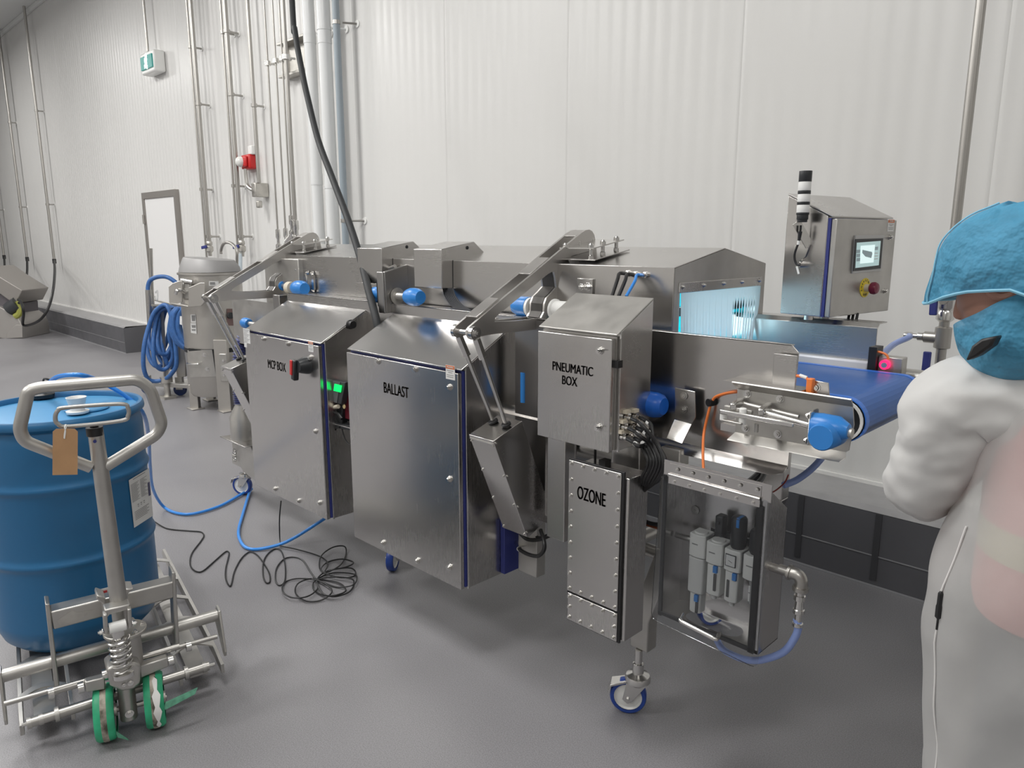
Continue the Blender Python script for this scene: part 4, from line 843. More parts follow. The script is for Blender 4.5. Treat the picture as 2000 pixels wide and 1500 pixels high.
def platemesh(x0, th):
    """arm plate with its window: outline ring bridged to the window ring"""
    bm = B(); O = [V((0, *a5(a, c)[1:])) for a, c in out]; W = [V((0, *a5(a, c)[1:])) for a, c in win]
    cu = bpy.data.curves.new('c', 'CURVE'); cu.dimensions = '2D'; cu.fill_mode = 'BOTH'; cu.extrude = th/2
    for ring_ in (O, W):
        s = cu.splines.new('POLY'); s.points.add(len(ring_)-1); s.use_cyclic_u = True
        for i, v in enumerate(ring_): s.points[i].co = (v.y, v.z, 0, 1)
    ob = bpy.data.objects.new('c', cu); me = bpy.data.meshes.new_from_object(ob); bpy.data.objects.remove(ob); bpy.data.curves.remove(cu)
    me.transform(Matrix(((0, 0, 1, x0), (1, 0, 0, 0), (0, 1, 0, 0), (0, 0, 0, 1)))); bm.from_mesh(me); bpy.data.meshes.remove(me)
    bmesh.ops.remove_doubles(bm, verts=bm.verts, dist=1e-5); return bm
for x0_ in (XA-.005, XA-.07): obj('arm_plate', platemesh(x0_, .010), SD, la, smooth=25)
for (a, c, a2, c2) in ((292, 742, 462, 598), (700, 412, 848, 286), (1048, 122, 1112, 76)):
    p, q = a5(a, c+4), a5(a2, c2+4); b = B(); obox(b, ((p+q)/2)+V((-.0375, 0, 0)), q-p, (1, 0, 0), (q-p).cross(V((1, 0, 0))), (q-p).length/2, .0275, .003); obj('spacer_plate', b, SD, la, bev=.001)
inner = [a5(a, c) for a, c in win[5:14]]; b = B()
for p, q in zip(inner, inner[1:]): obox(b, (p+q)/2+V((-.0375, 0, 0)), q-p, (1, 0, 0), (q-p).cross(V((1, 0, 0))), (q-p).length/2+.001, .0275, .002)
obj('inner_strap', b, mat('steel_inside_shaded', (.10, .095, .09), .5, .6), la)  # dark colour stands for the shade inside the arm
T0 = a5(240, 860); b = B(); cyl(b, T0+V((.014, 0, 0)), T0+V((-.09, 0, 0)), .0095, n=16); obj('pivot_shaft', b, SB, la)
# rods run down into the housing
top2 = [V((XA-.008+.022, T0.y, T0.z)), V((XA-.008-.075, T0.y, T0.z))]
gr = [at(988, 828, x=XA+.014), at(963, 822, x=XA-.050)]
gr = [at(988, 828, x=-1.775), at(963, 822, x=-1.845)]
top2 = [V((-1.787, T0.y, T0.z)), V((-1.875, T0.y, T0.z))]
for tpp, gg in zip(top2, gr):
    dd = (gg-tpp).normalized()
    b = B(); cyl(b, tpp+dd*.085, gg+dd*.03, .0075, n=14); rd = obj('push_rod', b, SB, la)
    b = B(); cyl(b, tpp-V((.008, 0, 0)), tpp+V((.008, 0, 0)), .023, n=22); cyl(b, tpp+dd*.02, tpp+dd*.088, .0145, n=6); cyl(b, tpp+dd*.088, tpp+dd*.094, .0155, n=6); obj('rod_end', b, SB, rd)
    b = B(); ring(b, gg+dd*.002, dd, .014, .005, 18, 6); cyl(b, gg, gg+dd*.006, .012, n=14); obj('rubber_boot', b, BLK, rd)
b = B(); hexbolt(b, T0+V((.020, 0, 0)), (1, 0, 0), .011, .008); obj('pivot_bolt', b, SB, la)
# housing: a tilted sheet box
xr_, xl_ = -1.748, -1.872
F_ = at(963, 862, x=xr_); Bk = at(1020, 822, x=xr_); L_ = at(1029, 1049, x=xr_); R_ = at(1078, 1006, x=xr_)
L0 = L_+(F_-L_).normalized()*.0; hp = [F_, Bk, R_, L_+V((0, .012, -.003)), L_]
b = B(); prism(b, [V((xl_, v.y, v.z)) for v in hp], (xr_-xl_, 0, 0)); hb = obj('actuator_housing', b, SX, la, bev=.002)
dn = (L_-F_).normalized(); nf = V((0, -1, 0))-dn*V((0, -1, 0)).dot(dn); nf.normalize(); b = B()
bolts('housing_screw', [(V((xx, F_.y, F_.z))+(L_-F_)*t_, nf) for t_ in (.05, .35, .65, .97) for xx in (xl_+.008, xr_-.008)]+[(V((xr_, F_.y, F_.z))+(L_-F_)*t_-nf*.008, (1, 0, 0)) for t_ in (.03, .36, .68, .96)], SB, hb, .0035, .003)
b = B(); prism(b, [V((xl_+.002, v.y, v.z))+nf*.0005 for v in (F_+dn*.012, F_+dn*.014, L_+V((0, 0, 0)))][:2]+[V((xl_+.002, F_.y, F_.z))+dn*.014+nf*.003, V((xl_+.002, F_.y, F_.z))+dn*.012+nf*.003], (xr_-xl_-.004, 0, 0)); obj('lid_edge', b, SB, hb)
b = B(); tube(b, [at(1040, 1040, y=1.95), at(1052, 1050, y=1.93), at(1070, 1045, y=1.92), at(1083, 1036, y=1.92)], .006, 8); tube(b, [at(1010, 1035, y=1.93), at(1030, 1053, y=1.93), at(1055, 1053, y=1.93), at(1085, 1040, y=1.93)], .008, 8); obj('housing_cable', b, BLK, la)
dup(la, (-1.84-2.0, 1.62, .5), 'far lifting arm with two push rods left of the MCP BOX cabinet', skip=('housing_cable',))

# ================================================================ AIR PREPARATION BOX
ap = thing('air_preparation_box', 'open steel box with hinged clear door, chrome handle and grey filter regulators inside', 'box', (-.94, 1.76, .52))
AX0, AX1, AZ0, AZ1, AY0, AY1 = -1.093, -.782, .527, .985, 1.70, 1.815
b = B(); AZR = .903; box(b, AX0, AX1, AY1-.003, AY1, AZ0, AZR)
sidep = lambda xx: [(xx, AY0, AZ0), (xx, AY1, AZ0), (xx, AY1, AZR), (xx, AY0, AZ1)]
prism(b, sidep(AX0), (.003, 0, 0)); prism(b, sidep(AX1-.003), (.003, 0, 0)); prism(b, [(AX0, AY0, AZ1), (AX0, AY1, AZR), (AX0, AY1, AZR-.003), (AX0, AY0, AZ1-.003)], (AX1-AX0, 0, 0))
box(b, AX0, AX1, AY0, AY0+.018, AZ1-.03, AZ1); box(b, AX0, AX0+.012, AY0, AY0+.003, AZ0, AZ1); box(b, AX1-.022, AX1, AY0, AY0+.003, AZ0, AZ1); box(b, AX0, AX1, AY0, AY0+.003, AZ0, AZ0+.012)
obj('body', b, SV, ap, bev=.001)
# bottom sheet with a stadium hole
cu = bpy.data.curves.new('c', 'CURVE'); cu.dimensions = '2D'; cu.fill_mode = 'BOTH'; cu.extrude = .0015
sx0, sx1, syc, sr = -1.03, -.86, 1.762, .036
R1 = [(AX0, AY0), (AX1, AY0), (AX1, AY1), (AX0, AY1)]
R2 = [(sx1-sr+sr*math.cos(a), syc+sr*math.sin(a)) for a in [(-.5+i/10)*PI for i in range(11)]]+[(sx0+sr+sr*math.cos(a), syc+sr*math.sin(a)) for a in [(.5+i/10)*PI for i in range(11)]]
for Rg in (R1, R2):
    s = cu.splines.new('POLY'); s.points.add(len(Rg)-1); s.use_cyclic_u = True
    for i, (a, c) in enumerate(Rg): s.points[i].co = (a, c, 0, 1)
ob = bpy.data.objects.new('c', cu); me = bpy.data.meshes.new_from_object(ob); bpy.data.objects.remove(ob); bpy.data.curves.remove(cu)
me.transform(Matrix.Translation((0, 0, AZ0+.0015))); b = B(); b.from_mesh(me); obj('bottom_sheet', b, SX, ap)
b = B(); s_ = .013
for x0_, x1_, z0_, z1_ in ((AX0+.004, AX0+.004+s_, AZ0, AZ1-.03), (AX1-.024-s_*.3, AX1-.010, AZ0, AZ1-.05), (AX0+.004, AX1-.01, AZ0+.003, AZ0+.003+s_)): box(b, x0_, x1_, AY0-.006, AY0, z0_, z1_)
obj('black_seal', b, BLK, ap, bev=.002)
CLR = bpy.data.materials.new('clear_acrylic'); CLR.use_nodes = True; nt = CLR.node_tree; nn = nt.nodes; pb_ = nn['Principled BSDF']; pb_.inputs['Base Color'].default_value = (.8, .82, .83, 1); pb_.inputs['Roughness'].default_value = .06
trn = nn.new('ShaderNodeBsdfTransparent'); trn.inputs[0].default_value = (.93, .94, .95, 1); gl = nn.new('ShaderNodeBsdfGlossy'); gl.inputs['Roughness'].default_value = .04; fr = nn.new('ShaderNodeFresnel'); fr.inputs[0].default_value = 1.35; mx = nn.new('ShaderNodeMixShader')
nt.links.new(fr.outputs[0], mx.inputs[0]); nt.links.new(trn.outputs[0], mx.inputs[1]); nt.links.new(gl.outputs[0], mx.inputs[2]); nt.links.new(mx.outputs[0], nn['Material Output'].inputs['Surface'])
b = B(); C4 = [at(1291, 925, y=1.692), at(1506, 981, y=1.692), at(1479, 1307, y=1.668), at(1271, 1208, y=1.668)]
C4 = fillet(C4, .02, 3, True); prism(b, C4, (0, .003, 0)); dd_ = obj('clear_door', b, CLR, ap)
b = B(); h = [at(1333, 1200, y=1.668), at(1327, 1212, y=1.632), at(1400, 1250, y=1.632), at(1405, 1238, y=1.668)]; tube(b, fillet(h, .012, 5), .0060, 10, smooth=False); hd = obj('handle', b, SB, dd_)
b = B(); hz0, hz1 = at(1306, 926, y=1.69), at(1484, 975, y=1.69); cyl(b, hz0, hz1, .0035, n=10)
box(b, hz0.x, hz1.x, 1.6905, 1.692, hz0.z-.026, hz0.z); box(b, hz0.x, hz1.x, 1.694, 1.696, hz0.z, hz0.z+.03); hh_ = obj('piano_hinge', b, SX, ap)
bolts('hinge_screw', [((hz0.x+.018+(hz1.x-hz0.x-.036)*k/5+(.008 if dz > 0 else 0), 1.6905, hz0.z+dz), (0, -1, 0)) for k in range(6) for dz in (-.018, .018)], SB, hh_, .0035, .002)
b = B(); box(b, AX0+.005, AX1+.008, 1.696, 1.70, AZ1-.035, AZ1+.012); obj('hinge_backplate', b, SX, ap)
b = B(); q = at(1358, 996, y=AY1-.004); lathe(b, [(.001, 0), (.012, 0), (.013, -.003), (.004, -.004), (.004, -.008), (.001, -.008)], q, (0, 1, 0), n=18); obj('stop_pad', b, SM, ap)
# filter units
YU = 1.745
FG = mat('regulator_grey', (.66, .66, .64), .5); FL = mat('regulator_light_grey', (.78, .78, .75), .45)
def FU(a, c, y=YU-.02): return at(a, c, y=y)
units = [((1346, 1037), (1377, 1052), 1090, (1341, 1160)), ((1379, 1053), (1411, 1069), 1104, None), ((1414, 1068), (1446, 1082), 1118, None), ((1451, 1080), (1484, 1094), 1136, None)]
b = B(); cyl(b, at(1320, 1044, y=YU+.02), at(1350, 1053, y=YU+.02), .008, n=12); obj('inlet_pipe', b, SP, ap)
def softbox(bm, x0, x1, z0, z1, y0, y1, bow=.006):
    n = 6; P = [(x0+(x1-x0)*i/n, y0+bow*((2*i/n-1)**2)) for i in range(n+1)]+[(x1, y1), (x0, y1)]
    prism(bm, [(a, c, z0) for a, c in P], (0, 0, z1-z0))
for k, (tl, tr, bot, _) in enumerate(units):
    p0_, p1_ = FU(*tl), FU(*tr); zt_ = (p0_.z+p1_.z)/2; zb_ = FU((tl[0]+tr[0])/2, bot).z
    un = B(); softbox(un, p0_.x, p1_.x-.001, zb_, zt_, YU-.022, YU+.035); uo = obj('filter_head', un, FL, ap, bev=.003)
    b = B(); box(b, p0_.x+.012, p0_.x+.03, YU-.0225, YU-.0218, zt_-.030, zt_-.027); obj('print_mark', b, INKG, uo)
    b = B(); box(b, p1_.x-.001, p1_.x+.004, YU-.008, YU+.035, zb_+.004, zt_-.004); obj('joint_clamp', b, mat('mid_grey_clamp', (.10, .10, .10), .5), uo)
    xc = (p0_.x+p1_.x)/2; wd = (p1_.x-p0_.x)
    if k < 2:
        b = B(); lathe(b, [(.001, .004), (wd*.36, .004), (wd*.40, -.001)], (xc, YU+.005, zt_), n=20); obj('head_cap', b, FL, uo)
    if k == 0:
        z2 = FU(1357, 1160).z; b = B(); softbox(b, p0_.x-.0, p1_.x-.004, z2, zb_-.002, YU-.02, YU+.03); obj('filter_block', b, FG, uo, bev=.003)
        z3 = FU(1357, 1200).z; b = B(); softbox(b, p0_.x+.006, p1_.x-.010, z3, z2, YU-.014, YU+.02); bo = obj('filter_bowl', b, FL, uo, bev=.002)
        zt2 = z2
    if k in (1, 2):
        z2 = FU(1395 if k == 1 else 1430, 1166 if k == 1 else 1180).z; b = B(); softbox(b, p0_.x+.004, p1_.x-.006, z2, zb_-.002, YU-.018, YU+.025); bo = obj('filter_bowl', b, FL, uo, bev=.003); zt2 = zb_
        b = B(); cyl(b, (xc-.002, YU, z2-.014), (xc-.002, YU, z2), .008, n=12); obj('drain_nipple', b, FG, bo)
    if k < 3:
        b = B(); xx_ = xc+wd*(.14 if k < 2 else .22); box(b, xx_-.006, xx_+.006, YU-.0225, YU-.014, zt2-.022, zt2-.002); obj('blue_latch', b, BLUEC, bo, bev=.001)
        b = B(); xs_ = xx_ if k != 2 else xc-wd*.14; box(b, xs_-.0035, xs_+.0035, YU-.0205 if k else YU-.017, YU-.012, zt2-.075 if k != 0 else zt2-.058, zt2-.026); obj('sight_window', b, mat('slot_dark', (.09, .09, .09), .3), bo)
    if k == 2:
        b = B(); box(b, p0_.x+.008, p1_.x-.010, YU-.0245, YU-.0215, zb_+.016, zt_-.012); pg = obj('pressure_gauge', b, GRYP, uo); b = B(); box(b, p0_.x+.010, p1_.x-.012, YU-.0250, YU-.024, zb_+.018, zt_-.014); obj('gauge_face', b, PAPER, uo); b = B(); obox(b, (xc-.001, YU-.0252, (zb_+zt_)/2), (1, 0, -.4), (0, 1, 0), (.4, 0, 1), .006, .0003, .0006); obj('gauge_needle', b, INK, uo)
    if k >= 2:
        hk = .088 if k == 2 else .066; b = B(); lathe(b, [(.016, -.004), (.0205, .006), (.022, .012), (.0212, hk-.006), (.018, hk), (.001, hk+.001)], (xc+.002, YU+.008, zt_), n=26); kn = obj('regulator_knob', b, BLKP, uo)
        b = B(); box(b, xc+.004, xc+.012, YU-.0142, YU-.006, zt_+hk-.024, zt_+hk-.002); box(b, xc+.002, xc+.011, YU-.010, YU+.02, zt_+hk-.001, zt_+hk+.0015); obj('blue_insert', b, BLUEC, uo)
    if k == 3:
        z4 = FU(1474, 1188).z; b = B(); cyl(b, (xc, YU, z4), (xc, YU, zb_), .010, n=16); bo = obj('glass_cup', b, mat('clear_cup', (.5, .5, .5), .1, trans=.5), uo)
        b = B(); box(b, xc-.006, xc-.002, YU-.011, YU-.009, z4+.008, z4+.03); box(b, xc-.006, xc-.002, YU-.011, YU-.009, z4+.034, z4+.052); obj('cup_label', b, WHT, uo)
b = B(); q = at(1407, 1025, y=YU+.03); box(b, q.x-.012, q.x+.012, YU+.02, YU+.05, q.z-.035, q.z+.028); cyl(b, (q.x, YU+.02, q.z+.01), (q.x, YU+.012, q.z+.01), .006, n=10); obj('black_valve', b, BLKP, ap, bev=.004)
b = B(); q0_, q1_ = at(1390, 1035, y=YU+.045), at(1450, 1060, y=YU+.045); box(b, q0_.x, -.80, YU+.04, YU+.05, q0_.z-.012, q0_.z+.008); obj('mount_rail', b, BLKP, ap)
b = B(); q = at(1292, 1010, y=1.76); cyl(b, (AX0-.012, 1.76, q.z-.03), (AX0-.012, 1.76, q.z+.02), .011, n=12); cyl(b, (AX0-.012, 1.76, q.z-.03), (AX0-.012, 1.76, q.z-.055), .008, n=12); ef = obj('side_elbow', b, SB, ap); b = B(); cyl(b, (AX0-.012, 1.76, q.z-.004), (AX0-.012, 1.76, q.z+.002), .0125, n=12); obj('white_ring', b, WHT, ef)
# outlet pipe, elbow, hose
YO = 1.745
o_ = [at(1496, 1104, y=YO), at(1545, 1120, y=YO)]
b = B(); cyl(b, o_[0], at(1528, 1114, y=YO), .011, n=16); cyl(b, at(1522, 1111, y=YO), at(1546, 1119, y=YO), .013, n=16)
e_ = [at(1541, 1117, y=YO), at(1558, 1123, y=YO), at(1565, 1135, y=YO), at(1563, 1152, y=YO)]
tube(b, e_, .016, 14); cyl(b, at(1540, 1117, y=YO), at(1545, 1119, y=YO), .020, n=16); cyl(b, at(1564, 1146, y=YO), at(1563, 1153, y=YO), .020, n=16)
ol_ = obj('outlet_pipe', b, SP, ap)
b = B(); z = at(1563, 1153, y=YO); lathe(b, [(.016, 0), (.011, -.004), (.011, -.012), (.0145, -.014), (.0145, -.026), (.010, -.028), (.012, -.044), (.012, -.05), (.0145, -.052), (.0145, -.062), (.009, -.066), (.009, -.088), (.0135, -.09), (.0135, -.098), (.008, -.1)], z, n=14); obj('quick_coupler', b, SB, ol_)
b = B(); tube(b, [z+V((-.003, 0, -.08)), at(1559, 1225, y=YO), at(1552, 1246, y=YO), at(1532, 1272, y=YO), at(1500, 1286, y=YO), at(1470, 1290, y=YO+.01), at(1440, 1283, y=YO+.02), at(1412, 1268, y=YO+.04), at(1400, 1250, y=YO+.05)], .0098, 12); obj('pale_blue_hose', b, CLHOSE, ap)

# ================================================================ SCANNER BETWEEN THE CABINETS
sn = thing('scanner_unit', 'small grey scanner unit with bright green display between the MCP BOX and BALLAST cabinets', 'scanner', tuple(at(660, 840, y=1.80)))
S = lambda a, c, y=1.76: at(a, c, y=y)
b = B(); prism(b, [S(642, 741), S(674, 747), S(666, 790), S(636, 782)], (0, .03, 0)); sb_ = obj('scanner_body', b, GRYP, sn, bev=.003)
b = B(); prism(b, [S(643, 742), S(665, 746.5), S(659, 787), S(638, 781)], (0, -.003, 0)); obj('clear_window', b, mat('smoky_window', (.12, .125, .13), .12), sn, bev=.001)
b = B(); prism(b, [S(654, 749.5, 1.755), S(668, 753, 1.755), S(666, 766.5, 1.755), S(652, 763, 1.755)], (0, -.002, 0)); obj('green_display', b, mat('green_display', (0, .5, .12), .4, emit=(.0, .85, .12), es=1.1), sn)
b = B(); prism(b, [S(676, 748, 1.79), S(690, 751, 1.79), S(690, 822, 1.79), S(671, 817, 1.79)], (0, .04, 0)); mr_ = obj('maroon_back', b, DRED, sn, bev=.003)
b = B(); q = S(673, 794, 1.775); cyl(b, q, q+V((0, -.004, 0)), .010, n=16); obj('round_badge', b, mat('badge_yellow', (.62, .50, .25), .5), sn)
b = B(); cyl(b, S(638, 799), S(661, 794), .008, n=12); cyl(b, S(655, 795), S(661, 794), .0095, n=12); obj('cream_plug', b, CREAM, sn)
b = B(); tube(b, [S(638, 799), S(633, 806), S(631, 813), S(629, 821)], .005, 8); bar(b, S(630, 811), S(627, 822), .012, .002, (1, 0, 0)); cyl(b, S(636, 820), S(645, 812), .006, n=10); obj('white_flag', b, WHT, sn)
b = B(); tube(b, [S(630, 820), S(634, 834), S(642, 839), S(656, 839)], .004, 8); tube(b, [S(645, 812), S(652, 806), S(660, 808), S(668, 818)], .007, 8); tube(b, [S(668, 838), S(672, 852), S(678, 864), S(690, 874)], .003, 6); tube(b, [S(632, 824), S(640, 836), S(650, 837), S(664, 834)], .004, 8); obj('black_lead', b, BLK, sn)
b = B(); prism(b, [S(652, 826), S(684, 832), S(684, 841), S(655, 836)], (0, .05, 0)); box(b, -2.897, -2.68, 1.80, 1.83, S(665, 822).z-.01, S(665, 822).z+.02); prism(b, [S(644, 785), S(690, 792), S(690, 830), S(646, 812)], (0, .03, 0)) if 0 else None; bar(b, S(668, 790, 1.79), S(668, 826, 1.79), .05, .03, (1, 0, 0)); hb_ = obj('mount_bracket', b, BLKP, sn, bev=.003)
b = B(); bar(b, S(653, 828, 1.755), S(684, 836, 1.755), .004, .002, (0, 0, 1)); obj('bright_rim', b, SB, sn)
# round cable gland on the side of the MCP cabinet
b = B(); c = at(716, 638, y=1.86); lathe(b, [(.02, 0), (.022, .01), (.018, .014), (.017, .03)], V((-2.897, c.y, c.z)), (1, 0, 0), n=20); solo('side_gland', b, BLK, 'round black gland on the right side of the MCP BOX cabinet', 'gland')
# extraction duct left of the MCP cabinet
du = thing('extraction_duct', 'steel duct with cone and ribbed navy hose left of the MCP BOX cabinet', 'duct', (-4.15, 1.95, .3))
D = lambda a, c, y=1.93: at(a, c, y=y)
b = B(); fl_ = D(468, 855); prism(b, [fl_+V((-.10, -.08, 0)), fl_+V((.24, -.08, 0)), fl_+V((.24, .10, 0)), fl_+V((-.06, .10, 0))], (0, 0, .006)); obj('flange', b, SX, du, bev=.002)
b = B(); xx_ = fl_.x+.05; lathe(b, [(.072, .006), (.072, .145), (.035, .215), (.035, .23)], (xx_, 1.93, fl_.z), n=26); obj('cone', b, SM, du)
b = B(); prof = []
for k in range(30): prof += [(.031, .232+k*.0155), (.044, .239+k*.0155)]
zz_ = fl_.z; rows = []
pa = [V((xx_+.003, 1.93, zz_+.225)), V((xx_-.01, 1.935, zz_+.33)), V((xx_-.03, 1.95, zz_+.45)), V((xx_-.02, 1.98, zz_+.6)), V((xx_+.06, 2.03, zz_+.75))]
sp = spline(pa, m=24); tube(b, sp, [(.034 if i % 3 else .043) for i in range(len(sp))], 16, smooth=False); obj('ribbed_hose', b, mat('navy_ribbed_hose', (.05, .06, .17), .35), du)
b = B(); bp_ = [fl_+V((-.055, -.03, 0)), fl_+V((.2, -.03, 0)), V((fl_.x+.35, fl_.y-.03, .17)), V((fl_.x+.20, fl_.y-.03, .18)), V((fl_.x+.08, fl_.y-.03, .2)), V((fl_.x+.01, fl_.y-.03, .25)), V((fl_.x-.045, fl_.y-.03, .32))]; prism(b, bp_, (0, .1, 0)); obj('duct_elbow', b, SM, du, bev=.004)
b = B(); q = D(459, 888, 1.895)
for k in range(5): ring(b, q+V((.003*(-1)**k, -.004, .03-.016*k)), (1, .3*(-1)**k, .3), .009, .0025, 10, 6)
obj('toggle_clip', b, SB, du)

# ================================================================ FLOOR CABLES
def floorpts(L, z=.005): return [at(a, c, z=z if len(q) < 1 else q[0]) for a, c, *q in L]
cb = [(296, 1015, .02), (318, 1029), (335, 1034), (370, 1037), (392, 1039), (398, 1046), (392, 1057), (375, 1080), (371, 1098), (375, 1110), (386, 1117), (398, 1114), (420, 1095), (440, 1078), (447, 1079), (446, 1088), (441, 1110), (441, 1130), (448, 1144), (452, 1140), (458, 1115), (472, 1090), (488, 1078), (502, 1084), (515, 1100), (526, 1120), (527, 1136), (520, 1138), (514, 1125), (514, 1100), (522, 1083), (538, 1072), (550, 1078), (557, 1105), (556, 1135), (546, 1143), (538, 1133), (540, 1110), (555, 1092), (575, 1088), (592, 1095), (605, 1115), (618, 1133)]
R_l = [(621, 1148, 0), (600, 1165, 0), (565, 1166, .0), (551, 1150, 0), (560, 1133, 0), (600, 1131, 0), (640, 1133, 0), (648, 1150, 0), (632, 1165, 0)]
loops = [(618, 1133), (620, 1150), (600, 1165), (570, 1167), (552, 1155), (556, 1138), (580, 1130), (618, 1133), (645, 1148), (646, 1160), (625, 1173), (598, 1174), (578, 1160), (580, 1142), (598, 1132), (620, 1131), (660, 1138), (675, 1150), (670, 1158), (645, 1164), (620, 1158), (611, 1145), (618, 1133), (650, 1127), (685, 1130), (691, 1140), (682, 1156), (655, 1165), (632, 1160), (620, 1140), (622, 1130), (650, 1119), (690, 1121), (697, 1131), (688, 1143), (660, 1147), (638, 1140), (620, 1131), (640, 1115), (680, 1109), (694, 1116), (690, 1126), (665, 1128), (640, 1122), (627, 1112), (640, 1098), (668, 1092), (690, 1098), (680, 1106), (650, 1113), (633, 1118), (624, 1108), (628, 1085), (650, 1069), (672, 1067), (676, 1080), (668, 1100), (652, 1112), (634, 1118), (640, 1105), (636, 1094), (618, 1084), (580, 1073), (549, 1066)]
b = B(); P_ = floorpts(cb)+[at(a, c, z=.006+.004*(i % 5)) for i, (a, c) in enumerate(loops)]
P_ = P_+[at(547, 1060, z=.005), at(546, 1040, y=1.76), at(546, 1010, y=1.76), at(549, 978, y=1.78)]
tube(b, P_, .0036, 6, m=7); solo('coiled_cable', b, BLK, 'thin black cable in loose coils on the floor in front of the cabinets', 'cable')
ah = [at(285, 815, z=.9), at(291, 860, z=.7), at(294, 905, z=.45)]
PH = [V((-2.99, .99, .965)), V((-2.93, 1.02, .8))]
pts = [at(92, 752, z=1.03), at(110, 737, z=1.09), at(140, 732, z=1.12), at(170, 735, z=1.11), at(197, 746, z=1.05), at(240, 770, z=.99), at(278, 805, z=.9), at(290, 850, z=.7), at(293, 905, z=.45), at(299, 955, z=.2), at(318, 988, z=.03), at(345, 1002, z=.012), at(380, 1003, z=.012), at(430, 988, z=.012), at(470, 966, z=.014), at(491, 955, z=.018), at(487, 962, z=.014), at(474, 1005, z=.012), at(466, 1035, z=.012), at(469, 1055, z=.012), at(482, 1070, z=.012), at(510, 1072, z=.012), at(560, 1058, z=.03), at(620, 1022, z=.12), at(665, 990, z=.23), at(695, 960, z=.34)]
b = B(); tube(b, pts, [.0085], 10); solo('air_hose', b, BAIR, 'bright blue air hose from the drum looping over the floor to the cabinets', 'hose')
b = B(); q = at(84, 768, z=.99); q2 = at(84, 748, z=1.03); cyl(b, q, q2, .008, n=10); tube(b, [q2, at(86, 740, z=1.05), at(94, 741, z=1.05), at(108, 747, z=1.03), at(122, 749, z=1.0)], .004, 6); solo('striped_probe', b, BLK, 'short black lead rising from the drum beside the blue hose', 'lead')

# ================================================================ BLUE DRUM
DC = V((-3.105, .705, 0)); DR = .2925; DZ0, DZ1 = .105, .985
fn = V((DC.x, DC.y, 0)).normalized(); fp = DC-fn*DR
zr1 = atp(100, 962, fp, fn).z; zr2 = atp(100, 1114, fp, fn).z
dm = thing('blue_drum', 'tall blue plastic drum with white bung standing on the pallet truck', 'drum', (DC.x, DC.y, DZ0))
def bump_(z, zc, hgt, wd): return hgt*math.exp(-((z-zc)/wd)**2)
prof = [(.001, 0), (.20, 0), (.235, .008), (.262, .035), (.277, .075)]
zz_ = .10
while zz_ < .80:
    r = .283+bump_(zz_+DZ0, zr1, .009, .013)+bump_(zz_+DZ0, zr2, .009, .013); prof.append((r, zz_)); zz_ += .008
prof += [(.281, .81), (.276, .828), (.272, .84), (.283, .848), (.2925, .853), (.294, .86), (.2925, .872), (.287, .88), (.276, .88), (.272, .874), (.270, .860)]
b = B(); lathe(b, prof, (DC.x, DC.y, DZ0), n=72, cap=False); obj('drum_body', b, DRUM, dm, smooth=50)
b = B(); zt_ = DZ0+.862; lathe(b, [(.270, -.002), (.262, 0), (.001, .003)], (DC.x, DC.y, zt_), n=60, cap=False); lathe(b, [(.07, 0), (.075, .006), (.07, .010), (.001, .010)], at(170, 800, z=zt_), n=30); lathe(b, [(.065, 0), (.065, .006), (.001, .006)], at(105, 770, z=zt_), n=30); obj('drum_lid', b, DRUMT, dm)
q = at(152, 806, z=zt_+.008); q2 = at(154, 790, z=zt_+.03)
b = B(); lathe(b, [(.036, .0), (.038, .008), (.024, .010), (.022, .028), (.027, .032), (.033, .056), (.034, .058), (.030, .058), (.026, .046), (.001, .044)], q, n=32); obj('white_bung', b, WHT, dm)
q = at(83, 776, z=zt_+.006); b = B(); lathe(b, [(.042, 0), (.044, .014), (.036, .018), (.018, .02), (.001, .02)], q, n=30); obj('black_bung', b, BLK, dm)
def cylhit(px, py, off=0):
    d = FW + RT*((px-1000)/FPX) - UP*((py-750)/FPX); o = CAM-DC; r = DR-.0085+off; a = d.x**2+d.y**2; bq = o.x*d.x+o.y*d.y; c = o.x**2+o.y**2-r*r; D_ = max(bq*bq-a*c, 0)
    return CAM+d*((-bq-math.sqrt(D_))/a)
def patch(bm, cs, off=.002, n=8, m=8):
    R = []
    for j in range(m+1):
        t = j/m; row = []
        for i in range(n+1):
            s = i/n; a = cs[0][0]*(1-s)*(1-t)+cs[1][0]*s*(1-t)+cs[2][0]*s*t+cs[3][0]*(1-s)*t; c = cs[0][1]*(1-s)*(1-t)+cs[1][1]*s*(1-t)+cs[2][1]*s*t+cs[3][1]*(1-s)*t
            row.append(cylhit(a, c, off))
        R.append(row)
    grid_surf(bm, R, closeu=False)
    bmesh.ops.solidify(bm, geom=bm.faces[:], thickness=-.0006) if 0 else None
LC = [(251.5, 938), (291, 914), (299, 1007), (262, 1031)]
b = B(); patch(b, LC, .002); lb = obj('paper_label', b, PAPER, dm)
def sub(u0, v0, u1, v1):
    f = lambda s, t: tuple(LC[0][k]*(1-s)*(1-t)+LC[1][k]*s*(1-t)+LC[2][k]*s*t+LC[3][k]*(1-s)*t for k in (0, 1))
    return [f(u0, v0), f(u1, v0), f(u1, v1), f(u0, v1)]
b = B(); patch(b, sub(.2, .03, .8, .045), .003, 4, 1)
for k in range(16): patch(b, sub(.06, .12+k*.024, .46-.05*(k % 3), .129+k*.024), .003, 3, 1); patch(b, sub(.52, .12+k*.024, .86-.07*((k*2) % 3), .129+k*.024), .003, 3, 1)
for k in range(6): patch(b, sub(.12, .70+k*.032, .84-.1*(k % 2), .712+k*.032), .003, 3, 1)
for k in range(3): patch(b, sub(.3+.15*k, .58, .36+.15*k, .60), .003, 2, 1); patch(b, sub(.3+.15*k, .62, .36+.15*k, .635), .003, 2, 1)
obj('label_print', b, INKG, lb)
